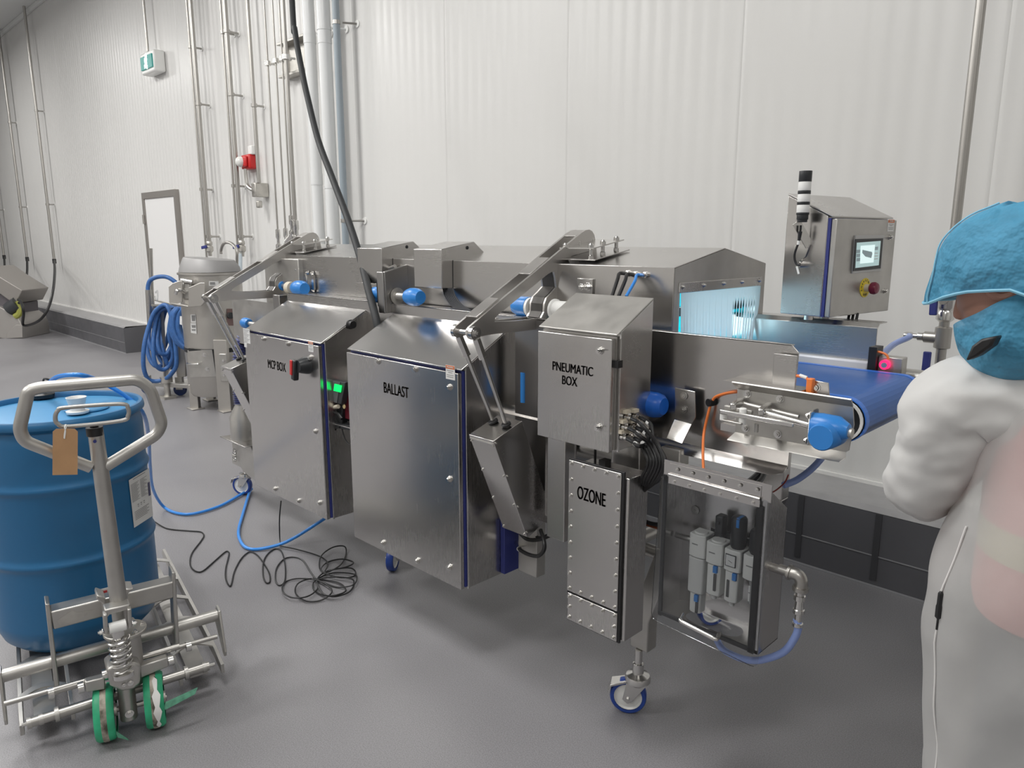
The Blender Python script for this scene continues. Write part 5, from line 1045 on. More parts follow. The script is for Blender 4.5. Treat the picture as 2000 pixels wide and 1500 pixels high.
b = B(); patch(b, sub(.88, .28, .98, .56), .003, 2, 4); obj('navy_print', b, mat('navy_print', (.03, .03, .12), .5), lb)

# ================================================================ PALLET TRUCK
PO = V((-2.396, .64, 0)); pv_ = V((-.982, .19, 0)).normalized(); pw = V((.19, .982, 0)).normalized()
def J(a, c, s=0.0): return atp(a, c, PO+pv_*s, pv_)
pj = thing('pallet_truck', 'worn stainless steel pallet truck with loop handle and green wheels under the blue drum', 'pallet truck', tuple(PO))
S0 = .03
b = B(); cyl(b, J(239, 1225, S0), J(186, 838, S0), .0255, .0215, n=22); ps = obj('handle_post', b, SM, pj)
b = B(); cyl(b, J(186, 850, S0), J(184, 834, S0), .0235, n=20); cyl(b, J(184, 834, S0), J(183.5, 830, S0), .012, n=12); obj('post_cap', b, BLK, ps)
LP = [(178, 914), (107, 885), (58, 868), (39, 843), (52, 785), (66, 764), (90, 757), (250, 743), (278, 750), (298, 778), (315, 822), (311, 842), (290, 858), (208, 912)]
LP = [(178, 913), (48, 862), (38, 838), (55, 764), (78, 757), (268, 741), (293, 758), (317, 828), (306, 849), (206, 911)]
b = B(); tube(b, fillet([J(a, c, S0) for a, c in LP], .045, 6), .0178, 16, smooth=False); obj('loop_handle', b, SM, pj)
IL = [(108, 816), (113, 802), (130, 796), (235, 789), (250, 798), (250, 812), (236, 822), (135, 833), (113, 828)]
b = B(); tube(b, [J(a, c, S0-.03) for a, c in IL], .0062, 10, closed=True); obj('release_loop', b, SM, pj)
for a, c, s in ((185, 862, S0-.024),):
    b = B(); q = J(a, c, s); cyl(b, q, q-pv_*.003, .005, n=10); obj('blue_dot', b, NAVY, ps)
def Jq(bm, cs, s, th): prism(bm, [J(a, c, s) for a, c in cs], pv_*th)
b = B(); SB_ = .16; Jq(b, [(97, 1196), (340, 1136), (342, 1168), (104, 1231)], SB_, .062); bm_ = obj('mast_beam', b, SM, pj, bev=.006, seg=3)
b = B(); Jq(b, [(88, 1180), (97, 1180), (117, 1345), (107, 1347)], SB_-.004, .07); obj('side_plate', b, SM, pj, bev=.003)
b = B(); Jq(b, [(336, 1118), (343, 1119), (351, 1262), (343, 1275)], SB_-.004, .07); obj('side_plate', b, SM, pj, bev=.003)
b = B()
for cs in ([(190, 1162), (206, 1168), (210, 1215), (204, 1222), (200, 1180), (188, 1170)], [(246, 1150), (262, 1150), (250, 1160), (249, 1205), (244, 1212), (240, 1165)]): Jq(b, cs, .09, .07)
obj('mast_gusset', b, SM, pj, bev=.004); b = B()
g0 = J(250, 1147, SB_+.012); zt_b = g0.z
for (cs) in ([(192, 1152), (244, 1139), (246, 1147), (194, 1161)],): Jq(b, cs, SB_-.002, .001)
lb2 = obj('red_print_label', b, PAPER, bm_); b = B(); Jq(b, [(195, 1156), (209, 1152.5), (209.5, 1157), (195.5, 1160.5)], SB_-.003, .001); Jq(b, [(234, 1146), (242, 1144), (242.5, 1148), (234.5, 1150)], SB_-.003, .001); obj('red_print', b, mat('red_print', (.55, .05, .05), .5), bm_)
b = B(); Jq(b, [(112, 1212), (140, 1192), (150, 1196), (188, 1190), (170, 1201), (150, 1212), (118, 1222)], SB_-.0015, .001); obj('scraped_patch', b, SW, bm_)
SC = .20
b = B(); ca, cb_ = J(-2, 1322, SC), J(424, 1201, SC); cyl(b, ca-(cb_-ca)*.04, cb_, .0215, n=22); obj('cross_tube', b, SM, pj)
for sgn, e, cs in ((1, cb_, [(415, 1184), (428, 1186), (436, 1297), (431, 1297), (405, 1252)]), (-1, ca, [(-8, 1305), (2, 1300), (18, 1436), (12, 1438), (-16, 1370)])):
    b = B(); prism(b, [e+V((0, 0, .034))+pv_*.01, e+V((0, 0, .026))-pv_*.028, e-pv_*.075+V((0, 0, -.115)), e-pv_*.065+V((0, 0, -.135)), e-pv_*.05+V((0, 0, -.135)), e+pv_*.05+V((0, 0, -.05))], pw*.009); obj('end_plate', b, SM, pj, bev=.002)
SL = .10
b = B(); la_, lb_ = J(57, 1412, SL), J(408, 1300, SL); cyl(b, la_, lb_, .0165, n=16); lr = obj('lower_rod', b, SP, pj)
for t in (.0, .06, .14, .86, .97):
    b = B(); q = la_.lerp(lb_, t); d = (lb_-la_).normalized(); cyl(b, q-d*.006, q+d*.006, .024 if t in (.14, .86) else .0185, n=16); obj('rod_collar', b, SM, lr)
b = B(); cyl(b, la_, la_-(lb_-la_).normalized()*.02, .006, n=8); cyl(b, lb_, lb_+(lb_-la_).normalized()*.02, .006, n=8); obj('rod_nut', b, SB, lr)
SU = .06
b = B(); cyl(b, J(8, 1375, SU), J(178, 1326, SU), .008, n=12); obj('link_rod', b, SP, pj)
b = B(); cyl(b, J(265, 1287, SU), J(424, 1243, SU), .008, n=12); obj('link_rod', b, SP, pj)
b = B(); cyl(b, J(100, 1352, SU), J(200, 1322, SU), .011, n=12); obj('link_tube', b, SP, pj)
b = B(); cyl(b, J(255, 1290, SU), J(350, 1262, SU), .011, n=12); obj('link_tube', b, SP, pj)
b = B(); Jq(b, [(166, 1333), (205, 1323), (206, 1347), (168, 1353)], .02, .03); obj('axle_carrier', b, SM, pj, bev=.004)
b = B(); Jq(b, [(272, 1302), (328, 1284), (330, 1302), (276, 1325)], .02, .03); obj('axle_carrier', b, SM, pj, bev=.004)
for a, c in ((158, 1343), (333, 1290), (205, 1318), (100, 1353), (368, 1262)):
    b = B(); q = J(a, c, .04); cyl(b, q-pw*.008, q+pw*.008, .018, n=16); obj('clevis', b, SB, pj)
b = B(); Jq(b, [(208, 1310), (222, 1300), (262, 1295), (276, 1300), (274, 1335), (262, 1347), (238, 1351), (215, 1340)], -.035, .09); ck = obj('steering_block', b, SM, pj, bev=.008, seg=3)
b = B(); q = J(242, 1338, -.037); hexbolt(b, J(255, 1334, -.036), -pv_, .006, .004); hexbolt(b, q, -pv_, .004, .003); obj('block_bolt', b, SB, ck)
b = B(); q0_ = J(246, 1345, .02); cyl(b, q0_+V((0, 0, .02)), V((q0_.x, q0_.y, .055)), .026, n=20); fo = obj('foot_column', b, SM, pj, bev=.003); b = B(); hexbolt(b, V((q0_.x, q0_.y, .085))-pv_*.026, -pv_, .009, .005); obj('column_bolt', b, SB, fo)
cz_ = J(244, 1228, .06); b = B(); lathe(b, [(.001, 0), (.062, 0), (.064, .003), (.064, .010), (.062, .012), (.001, .012)], V((cz_.x, cz_.y, cz_.z-.012)), n=34); fg = obj('pump_flange', b, SW, pj)
bolts('flange_bolt', [(V((cz_.x+.052*math.cos(k*PI/3+.3), cz_.y+.052*math.sin(k*PI/3+.3), cz_.z)), (0, 0, 1)) for k in range(6)], SB, fg, .006, .006)
b = B(); zq = J(244, 1335, .06).z; cyl(b, (cz_.x, cz_.y, zq), (cz_.x, cz_.y, cz_.z-.012), .044, n=26); obj('pump_cylinder', b, SM, pj)
s0_, s1_ = J(240, 1312, -.02), J(232, 1247, -.02); d = (s1_-s0_); b = B(); P_ = []
_, uu, vv = frame(d)
for i in range(6*14+1):
    a = i/14*2*PI; P_.append(s0_+d*(i/84)+(uu*math.cos(a)+vv*math.sin(a))*.029)
tube(b, P_, .0042, 8, smooth=False); obj('coil_spring', b, SB, pj)
b = B(); cyl(b, s0_-d*.15, s1_+d*.35, .015, n=18); cyl(b, s0_-d*.1, s0_+d*.02, .034, n=24); cyl(b, s1_+d*.1, s1_+d*.42, .019, n=18); obj('plunger', b, SB, pj)
b = B(); cyl(b, J(213, 1228, -.03), J(246, 1219, -.03), .0175, n=20); ro = obj('white_roller', b, WHT, pj)
for a, c in ((206, 1214), (253, 1203)):
    b = B(); Jq(b, [(a-4, c-12), (a+4, c-14), (a+5, c+22), (a-2, c+26)], -.045, .035); obj('yoke_cheek', b, SM, pj, bev=.003)
b = B(); Jq(b, [(204, 1192), (254, 1180), (256, 1196), (248, 1192), (214, 1201), (206, 1212)], -.03, .05); obj('yoke_top', b, SM, pj, bev=.004)
b = B(); hexbolt(b, J(258, 1218, -.03), pw, .008, .008); hexbolt(b, J(201, 1234, -.03), -pw, .008, .008); obj('yoke_bolt', b, SB, pj)
wa = V((.33, .944, 0)).normalized()
for i, (a, c) in enumerate(((212, 1438), (307, 1412))):
    q = at(a, c, z=0); R = .089; cc = q+V((0, 0, R)); w2 = .029
    b = B(); lathe(b, [(R-.022, -w2), (R-.006, -w2), (R, -w2+.007), (R+.001, 0), (R, w2-.007), (R-.006, w2), (R-.022, w2)], cc, wa, n=40, cap=False); wt = obj('wheel_tyre', b, GRN, pj)
    b = B(); lathe(b, [(R+.0005, -.009), (R+.002, -.006), (R+.002, .006), (R+.0005, .009)], cc, wa, n=40, cap=False); obj('worn_tread', b, GRIME, wt)
    b = B(); lathe(b, [(.001, -w2-.004), (.02, -w2-.004), (.02, -w2+.006), (R-.022, -w2+.004), (R-.022, w2-.004), (.02, w2-.006), (.02, w2+.004), (.001, w2+.004)], cc, wa, n=28); obj('wheel_hub', b, SW, wt)
    b = B(); f_ = wa.cross(V((0, 0, 1))); toc = V((-cc.x, -cc.y, 0)).normalized()
    tp_ = [cc+wa*.02+toc*(R-.02)+V((0, 0, -.03)), cc+wa*(.05)+toc*(R)+V((0, 0, -.055)), cc+wa*.055+toc*(R-.01)+V((0, 0, -.07)), cc+wa*.025+toc*(R-.01)+V((0, 0, -.05))] if i == 0 else [cc+wa*.02+toc*(R-.01)+V((0, 0, -.0)), cc+wa*.12+toc*(R-.03)+V((0, 0, .02)), cc+wa*.13+toc*(R-.04)+V((0, 0, .035)), cc+wa*.03+toc*(R-.02)+V((0, 0, .022))]
    prism(b, tp_, toc*.003); obj('torn_strip', b, mat('torn_green', (.12, .36, .24), .6, cvar=.3, cscale=60), wt)
    if i == 1:
        b = B(); R_ = []
        for j in range(12):
            an_ = math.radians(-40+j*11); rr = R+.0035; t = toc*math.cos(an_)+V((0, 0, 1))*math.sin(an_); ww = .003+.008*math.sin(j/11*PI)+.004*math.sin(j*2.1)
            R_.append([cc+t*rr+wa*(-ww+.006), cc+t*(rr+.001)+wa*(ww+.004)])
        grid_surf(b, R_, False); obj('bare_patch', b, SEAL, wt)
b = B(); q1 = at(212, 1438, z=0)+V((0, 0, .089)); cyl(b, q1-wa*.035, q1+wa*.18, .009, n=12); obj('axle', b, SP, pj)
# forks: two open rails each, curved cross straps
for sg_ in (-1, 1):
    c0_ = PO+pw*(.235*sg_+.01)
    for e in (-.07, .07):
        b = B(); p_ = [c0_+pw*(e*sg_)+pv_*s+V((0, 0, z)) for s, z in ((.12, .085), (.22, .10), (1.30, .10), (1.33, .07), (1.30, .05), (.22, .06), (.12, .05))]; prism(b, p_, pw*.012); obj('fork_rail', b, SM, pj, bev=.001)
    for k in range(5):
        s = .24+.22*k; b = B(); R_ = []
        for j in range(9):
            t = j/8; q = c0_+pw*((-.07+.14*t)*sg_)+pv_*(s+.05*math.sin(t*PI)); R_.append([q+V((0, 0, .098)), q+V((0, 0, .103)), q+pv_*.034+V((0, 0, .103)), q+pv_*.034+V((0, 0, .098))])
        grid_surf(b, R_); obj('cross_strap', b, SM, pj)
    b = B(); p_ = c0_+pv_*.30; bar(b, p_-pv_*.16+V((0, 0, .06)), p_+pv_*.9+V((0, 0, .075)), .062, .008, pw); obj('push_link', b, SM, pj)
    b = B(); q = c0_+pv_*1.22+V((0, 0, .04)); cyl(b, q-pw*.03, q+pw*.03, .038, n=22); obj('load_roller', b, WHT, pj)
# kraft tag on a string
tg = thing('kraft_tag', 'brown kraft paper tag hanging from the handle of the pallet truck', 'tag', tuple(J(128, 928, -.01)))
b = B(); Jq(b, [(103, 843), (110, 837.5), (146, 837.5), (152, 843), (151.5, 927), (102.5, 928)], -.02, .0008); obj('tag_card', b, KRAFT, tg)
b = B(); tube(b, [J(127, 829, -.012), J(129, 835, -.018), J(127, 840, -.021), J(125.5, 848, -.022), J(125, 856, -.022)], .0012, 6); tube(b, [J(129, 829, -.012), J(126, 835, -.02), J(128, 842, -.021), J(126, 857, -.023)], .0016, 6); obj('string', b, WHT, tg)

# ================================================================ ROUND PEELER
hf = V((FW.x, FW.y, 0)).normalized(); rt_ = V((RT.x, RT.y, 0))
PC = V((-7.03, 2.92, 0))
def K(a, c, s=0): return atp(a, c, PC+hf*s, hf)
pl = thing('round_peeler', 'tall round stainless steel peeler with lid, side chute and three legs', 'peeler', tuple(PC))
cx_ = K(416, 600).dot(rt_); r_p = (K(473, 600)-K(359, 600)).length/2; ctr = (K(473, 600)+K(359, 600))/2; PX, PY = ctr.x, ctr.y
zl = {y: K(416, y).z for y in (508, 528, 536, 590, 676, 684, 765, 790)}
b = B(); lathe(b, [(r_p, zl[676]), (r_p, zl[536]), (r_p+.012, zl[536]+.004), (r_p+.012, zl[536]+.022), (r_p-.005, zl[536]+.026)], (PX, PY, 0), n=56); obj('drum_shell', b, PEEL, pl)
b = B(); lathe(b, [(r_p-.002, zl[536]+.028), (r_p-.012, zl[528]+.03), (r_p-.045, zl[508]-.01), (r_p-.055, zl[508]+.004), (.001, zl[508]+.012)], (PX, PY, 0), n=56)
for v in b.verts:
    if v.co.z > zl[528]+.035: v.co.z -= (V((v.co.x-PX, v.co.y-PY, 0)).dot(rt_)/r_p)*.022-.01
obj('lid', b, mat('grey_lid', (.30, .295, .295), .5, .3), pl)
b = B(); lathe(b, [(r_p+.004, zl[684]+.01), (r_p+.006, zl[676]+.01)], (PX, PY, 0), n=56); obj('rubber_band', b, BLK, pl)
b = B(); lathe(b, [(r_p-.02, zl[765]), (r_p-.004, zl[765]+.03), (r_p+.003, zl[684]+.008)], (PX, PY, 0), n=56); obj('skirt', b, PEEL, pl)
b = B()
def onc(a, c, off=0):
    """point of a ray on the peeler's round shell"""
    d = FW + RT*((a-1000)/FPX) - UP*((c-750)/FPX); o = CAM-V((PX, PY, 0)); r = r_p+off; A_2 = d.x**2+d.y**2; B2 = o.x*d.x+o.y*d.y; C2 = o.x**2+o.y**2-r*r; D2 = max(B2*B2-A_2*C2, 0)
    return CAM+d*((-B2-math.sqrt(D2))/A_2)
def shellpatch(bm, cs, off, n=8, m=2):
    R = []
    for j in range(m+1):
        t = j/m; row = []
        for i in range(n+1):
            s = i/n; row.append(onc(*[cs[0][k]*(1-s)*(1-t)+cs[1][k]*s*(1-t)+cs[2][k]*s*t+cs[3][k]*(1-s)*t for k in (0, 1)], off))
        R.append(row)
    grid_surf(bm, R, False)
shellpatch(b, [(366, 684), (414, 683), (422, 735), (371, 737)], .012); hd_ = obj('access_hatch', b, SM, pl)
b = B(); tube(b, [onc(366, 709, .02), onc(368, 711, .05), onc(386, 711, .05), onc(388, 710, .02)], .008, 8); obj('hatch_handle', b, SB, hd_)
bolts('hatch_knob', [(onc(a, c, .012), (onc(a, c, .012)-V((PX, PY, onc(a, c, .012).z))).normalized()) for a, c in ((399, 693), (405, 721))], SB, hd_, .014, .008)
b = B(); shellpatch(b, [(414, 683), (417, 683), (424, 735), (422, 735)], .013, 2); shellpatch(b, [(368, 680), (392, 683), (392, 684), (369, 686)], .014, 4); obj('hatch_gap', b, BLK, hd_)
for cs, nm in (([(408, 549), (427, 549), (427, 559), (408, 558)], 'rating_plate'), ([(372, 614), (382, 614), (383, 630), (373, 630)], 'warning_plate'), ([(372, 631), (383, 631), (384, 652), (373, 650)], 'lower_plate')):
    b = B(); shellpatch(b, cs, .004, 3); obj(nm, b, PAPER, pl)
b = B(); shellpatch(b, [(374, 616), (381, 616), (381, 627), (375, 627)], .006, 2); shellpatch(b, [(374, 635), (382, 635), (382, 640), (375, 640)], .006, 2); shellpatch(b, [(374, 643), (382, 643), (382, 646), (375, 646)], .006, 2); shellpatch(b, [(410, 551), (420, 551), (420, 556), (410, 556)], .006, 2); obj('plate_print', b, INKG, pl)
b = B(); q = onc(448, 616, .0); cyl(b, q, q+(q-V((PX, PY, q.z))).normalized()*.03, .03, n=16); pk = obj('selector_knob', b, BLKP, pl)
b = B(); shellpatch(b, [(443, 603), (462, 603), (462, 636), (443, 636)], .006, 4); obj('control_plate', b, mat('maroon_plate', (.20, .13, .12), .4, .4), pl)
# chute with side cheeks and door
b = B(); f1 = [K(a, c, -.42) for a, c in ((368, 562), (391, 552), (400, 552), (400, 590), (393, 598), (368, 600))]; prism(b, f1, hf*.012); f2 = [K(a, c, -.36) for a, c in ((329, 560), (337, 553), (352, 548), (356, 548), (356, 590), (334, 596), (330, 590))]; prism(b, f2, hf*.012)
prism(b, [K(334, 594, -.36), K(368, 600, -.42), K(375, 600, -.28), K(340, 594, -.2)], (0, 0, .012)); ch = obj('outlet_chute', b, PEEL, pl, bev=.004)
b = B(); prism(b, [K(354, 550, -.33), K(372, 551, -.33), K(372, 586, -.33), K(354, 586, -.33)], hf*.10); obj('chute_door', b, SM, pl, bev=.02)
b = B(); tube(b, [K(343, 574, -.40), K(346, 568, -.41), K(354, 567, -.38), K(362, 572, -.35)], .016, 8); cyl(b, K(354, 547, -.34), K(376, 551, -.34), .02, n=12); obj('door_lever', b, SB, pl)
for a, c, s in ((441, 793, -.26), (381, 782, -.16), (412, 775, .22)):
    q = K(a, c, s); q = V((q.x, q.y, 0)); b = B(); obox(b, q+V((0, 0, .34 if a == 441 else .12)), rt_, hf, (0, 0, 1), .06 if a == 441 else .04, .03, .34 if a == 441 else .12); box(b, q.x-.07, q.x+.07, q.y-.06, q.y+.06, 0, .012); obj('leg', b, PEEL, pl, bev=.004)
b = B(); q = K(437, 718, -.30); obox(b, q, rt_, hf, (0, 0, 1), .035, .008, .13); lp_ = obj('leg_plate', b, SM, pl, bev=.006)
bolts('plate_bolt', [(K(437, 704, -.305), -hf), (K(438, 732, -.305), -hf)], SB, lp_, .014, .01)

# ================================================================ HOSE CART
HC = V((-7.72, 2.70, 0))
def G(a, c, s=0): return atp(a, c, HC+hf*s, hf)
ct = thing('hose_cart', 'steel wheeled cart frame with rails carrying the blue hose', 'cart', tuple(HC))
b = B(); tube(b, [G(a, c, s) for a, c, s in ((298, 600, .0), (333, 596, .1), (333, 594, .3), (300, 585, .35))], .011, 8, smooth=False); bar(b, G(296, 596, 0), G(365, 597, 0), .02, .02); obj('top_rail', b, SP, ct)
b = B(); bar(b, G(316, 596, 0), G(323, 742, 0), .028, .028, (1, 0, 0)); obj('front_post', b, SP, ct)
b = B(); tube(b, [G(294, 485, .2), G(296, 560, .2), G(300, 640, .2)], .02, 10, smooth=False); tube(b, [G(290, 566, .05), G(291, 585, .05), G(294, 640, .1)], .03, 10, smooth=False); obj('rear_post', b, SP, ct)
b = B(); tube(b, [G(347, 598, -.05), G(351, 636, -.08), G(363, 632, -.05), G(362, 620, 0)], .012, 8, smooth=False); tube(b, [G(333, 598, .1), G(334, 640, .1)], .01, 8, smooth=False); obj('hose_hook', b, SP, ct)
b = B(); prism(b, [G(338, 660, .12), G(361, 660, .12), G(362, 736, .12), G(345, 736, .12)], hf*.05); obj('centre_column', b, PEEL, ct, bev=.004)
b = B(); bar(b, G(321, 742, 0), G(342, 692, 0), .03, .012, (1, 0, 0)); obj('brace', b, SB, ct)
b = B(); bar(b, G(296, 750, 0), G(375, 755, 0), .04, .03); prism(b, [G(300, 744, .4), G(372, 742, .4), G(372, 752, .0), G(310, 752, .0)], (0, 0, .012)); obj('base_frame', b, SM, ct, bev=.003)
b = B(); q = G(326, 755, -.02); q = V((q.x, q.y, 0)); zt_ = G(326, 741, -.02).z; cyl(b, q+V((0, 0, .02)), q+V((0, 0, zt_)), .03, n=12); cyl(b, q+V((0, 0, zt_-.03)), q+V((0, 0, zt_+.03)), .06, n=14); box(b, q.x-.07, q.x+.07, q.y-.06, q.y+.06, 0, .025); obj('foot_jack', b, SW, ct)
for a, c, s in ((352, 760, .12), (288, 752, .2)):
    q = G(a, c, s); q = V((q.x, q.y, .065)); b = B(); lathe(b, [(.035, -.02), (.06, -.02), (.065, -.015), (.065, .015), (.06, .02), (.035, .02)], q, hf, n=24, cap=False); lathe(b, [(.001, -.018), (.036, -.018), (.036, .018), (.001, .018)], q, hf, n=20); obj('castor_wheel', b, mat('navy_tyre', (.02, .04, .14), .4), ct)
    b = B(); bar(b, q, q+V((0, 0, .13)), .05, .07, hf); obj('castor_fork', b, SM, ct)
hs_ = thing('hose_coil', 'long blue rubber hose hung in loops over the cart beside the round peeler', 'hose', tuple(G(318, 750, -.1)))
def loop(cs, s): return [G(a, c, s+.05*math.sin(i*1.3)) for i, (a, c) in enumerate(cs)]
big = [[(330, 603), (305, 606), (290, 640), (281, 680), (281, 720), (292, 742), (315, 743), (335, 730), (345, 700)],
       [(335, 603), (312, 608), (302, 640), (299, 680), (304, 712), (318, 722), (332, 712), (338, 690), (330, 650)],
       [(338, 602), (318, 608), (309, 640), (307, 670), (314, 690), (326, 690), (336, 670), (340, 640)],
       [(342, 602), (324, 606), (316, 640), (316, 675), (324, 705), (334, 718), (342, 700), (336, 660)],
       [(325, 604), (303, 612), (292, 640), (292, 670), (306, 690), (322, 676), (335, 620)],
       [(338, 604), (314, 612), (304, 650), (308, 690), (322, 712), (338, 706), (344, 660), (342, 620)],
       [(330, 606), (300, 618), (287, 660), (292, 700), (308, 716), (328, 700), (338, 650)]]
for k, cs in enumerate(big):
    b = B(); tube(b, loop(cs, -.10+.04*k), .021, 10, closed=True); obj('hose_loop', b, BHOSE, hs_)
for k in range(7):
    cs = [(345+k*2.6, 601), (335+k*3, 615), (333+k*3.2, 640), (340+k*3.4, 662), (354+k*2.6, 676), (366+k*1.2, 682)]
    b = B(); tube(b, [G(a, c, -.16-.012*(k % 3)) for a, c in cs], .020, 10); obj('hose_loop', b, BHOSE, hs_)
b = B(); tube(b, [G(a, c, .05) for a, c in ((290, 572), (289, 560), (294, 547), (308, 541), (325, 541), (340, 549), (352, 562))], .021, 10); obj('hose_end', b, BHOSE, hs_)
b = B(); bar(b, G(356, 618, -.2), G(356, 634, -.2), .05, .03, (1, 0, 0)); tube(b, [G(303, 572, .1), G(307, 568, .1), G(307, 586, .1), G(302, 578, .1)], .008, 6); obj('hose_tie', b, WHT, hs_)

# ================================================================ MACHINE AT THE LEFT EDGE
EC = at(30, 661, z=0)
def Eg(a, c, s=0): return atp(a, c, EC+hf*s, hf)
em = thing('inclined_conveyor_foot', 'beige steel foot of an inclined machine at the left edge with cables', 'machine', tuple(EC))
b = B(); prism(b, [Eg(-30, 520), (Eg(0, 541)), Eg(43, 567), Eg(37, 580), Eg(31, 592), Eg(25, 592), Eg(0, 574), Eg(-30, 560)], hf*.7); obj('upper_casing', b, mat('casing_beige', (.33, .31, .29), .45, .5), em, bev=.01)
b = B(); prism(b, [Eg(-30, 590), Eg(0, 600), Eg(8, 604), Eg(36, 622), Eg(44, 640), Eg(46, 661), Eg(14, 663), Eg(-30, 655)], hf*.7); lo = obj('lower_casing', b, mat('casing_beige_light', (.42, .40, .38), .45, .5), em, bev=.01)
b = B(); prism(b, [Eg(14, 650, -.01), Eg(32, 634, -.01), Eg(44, 634, -.01), Eg(45, 659, -.01), Eg(14, 661, -.01)], hf*-.012); obj('foot_plate', b, mat('casing_beige_light', (.42, .40, .38)), em, bev=.004)
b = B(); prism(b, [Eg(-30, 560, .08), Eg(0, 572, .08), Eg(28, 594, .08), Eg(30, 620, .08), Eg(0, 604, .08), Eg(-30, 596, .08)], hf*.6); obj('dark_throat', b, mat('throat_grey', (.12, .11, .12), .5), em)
b = B(); cyl(b, Eg(18, 604, .02), Eg(36, 592, .02), .11, n=14); obj('gear_unit', b, GRYP, em)
b = B(); tube(b, [Eg(36, 588, .0), Eg(40, 600, .0), Eg(38, 612, 0), Eg(30, 618, 0)], .05, 8); obj('yellow_lead', b, mat('yellow_green', (.35, .36, .08), .5), em)
for k, cs in enumerate(([(106, 509, 3.68), (107, 530, 3.4), (104, 565, 3.1), (95, 600, 2.95), (80, 623, 2.85), (60, 634, 2.8), (45, 634, 2.75), (46, 610, 2.7), (41, 590, 2.7), (36, 585, 2.7)], [(53, 505, 3.68), (53, 530, 3.5), (50, 555, 3.3), (42, 580, 3.0), (37, 592, 2.8)], [(8, 501, 3.68), (9, 520, 3.5), (6, 536, 3.2)])):
    b = B(); tube(b, [at(a, c, y=yy) for a, c, yy in cs], .02, 8)
    solo('hanging_cable', b, BLK, ('black cable drooping from the third conduit to the kerb and the left machine', 'black cable from the second conduit into the left machine', 'short black cable from the first conduit at the left photo edge')[k], 'cable', 'cables of the left machine')

# ================================================================ THE PERSON
# facing away from the camera and to the left (towards the machine), head bowed and turned left
QX, QY = -.10, 1.58
Fd = V((-.45, .89, 0)).normalized(); Rd = V((Fd.y, -Fd.x, 0))            # forward and right of the person
def W_(r, f, z): return V((QX, QY, 0))+Rd*r+Fd*f+V((0, 0, z))
per = thing('person', 'person in a white coat and blue hair net standing right of the belt, head bowed', 'person', (QX, QY, 0))
SKIN = mat('skin', (.42, .22, .16), .5, sss=.1); PINK = mat('pink_shirt', (.72, .24, .22), .8, cvar=.06); YEL = mat('yellow_shirt_band', (.62, .55, .34), .8); TRS = mat('dark_trousers', (.10, .11, .13), .8)
def skinned(name, pts, edges, m, parent, sub_=2, root=0):
    off = OFF.get(parent.name, V((0, 0, 0))); me = bpy.data.meshes.new(name)
    me.from_pydata([tuple(V(p)-off) for p, r in pts], edges, []); me.materials.append(m)
    o = bpy.data.objects.new(name, me); col.objects.link(o); o.parent = parent; OFF[o.name] = off
    md = o.modifiers.new('skin', 'SKIN'); md.use_smooth_shade = True
    for i, (p, r) in enumerate(pts):
        rr = r if isinstance(r, tuple) else (r, r); me.skin_vertices[0].data[i].radius = rr; me.skin_vertices[0].data[i].use_root = (i == root)
    s = o.modifiers.new('sub', 'SUBSURF'); s.levels = sub_; s.render_levels = sub_; return o
HD = at(1985, 553, y=1.50)                                              # centre of the head
NK = W_(0, .05, 1.36)
hdir = V((-.95, .12, -.28)).normalized()                               # where the face points
body = [(W_(0, 0, .92), (.15, .11)), (W_(0, .0, 1.08), (.14, .10)), (W_(0, .01, 1.24), (.17, .105)), (W_(0, .03, 1.34), (.10, .08)), (NK+V((0, 0, .02)), .055), (HD-V((0, 0, .06)), .06), (HD, (.075, .09)), (HD+V((0, 0, .06)), .07),
        (W_(-.17, .02, 1.30), .06), (at(1800, 945, y=1.53), .042), (at(1850, 900, y=1.76), .035), (at(1872, 880, y=1.84), .026),
        (W_(.17, .02, 1.30), .06), (W_(.25, .10, 1.10), .045), (W_(.14, .34, 1.14), .035), (W_(.06, .42, 1.17), .026),
        (W_(-.09, 0, .88), .085), (W_(-.10, .01, .50), .055), (W_(-.10, -.02, .10), .038), (W_(-.10, .10, .05), .035),
        (W_(.09, 0, .88), .085), (W_(.10, .03, .50), .055), (W_(.10, .0, .10), .038), (W_(.10, .12, .05), .035)]
edg = [(0, 1), (1, 2), (2, 3), (3, 4), (4, 5), (5, 6), (6, 7), (3, 8), (8, 9), (9, 10), (10, 11), (3, 12), (12, 13), (13, 14), (14, 15), (0, 16), (16, 17), (17, 18), (18, 19), (0, 20), (20, 21), (21, 22), (22, 23)]
skinned('body', body, edg, SKIN, per)
# head: ovoid with brow, nose, lips and chin, pointing along hdir
_up = (V((0, 0, 1))-hdir*hdir.z).normalized(); _sd = hdir.cross(_up)
def HP(f, s, u_): return HD+hdir*f+_sd*s+_up*u_
b = B(); rows = []
for j in range(15):
    v = -PI/2+PI*j/14; row = []
    for i in range(24):
        a = 2*PI*i/24; cf = math.cos(a)*math.cos(v); cs_ = math.sin(a)*math.cos(v); u_ = math.sin(v)
        f = cf*.092; s = cs_*.072; h = u_*.118
        if cf > .3:
            if -.15 < u_ < .22 and abs(cs_) < .5: f -= .006*(1-abs(cs_)*2)*0
            if abs(cs_) < .22 and -.35 < u_ < .05: f += .024*(1-abs(cs_)/.22)*(1-abs(u_+.22)/.27 if u_ > -.49 else 0)
            if u_ < -.6: f += .008
        row.append(HP(f, s, h-.01))
    rows.append(row)
grid_surf(b, rows); hdm = obj('head', b, SKIN, per, smooth=80, sub=1)
nz_ = at(1890, 618, y=1.36)
b = B(); nb = HP(.088, 0, .012); nt_ = HP(.122, 0, -.030); prism(b, [HP(.086, 0, .03), HP(.122, 0, -.026), HP(.118, 0, -.038), HP(.086, 0, -.040)], _sd*.001)
b.free(); b = B(); R_ = []
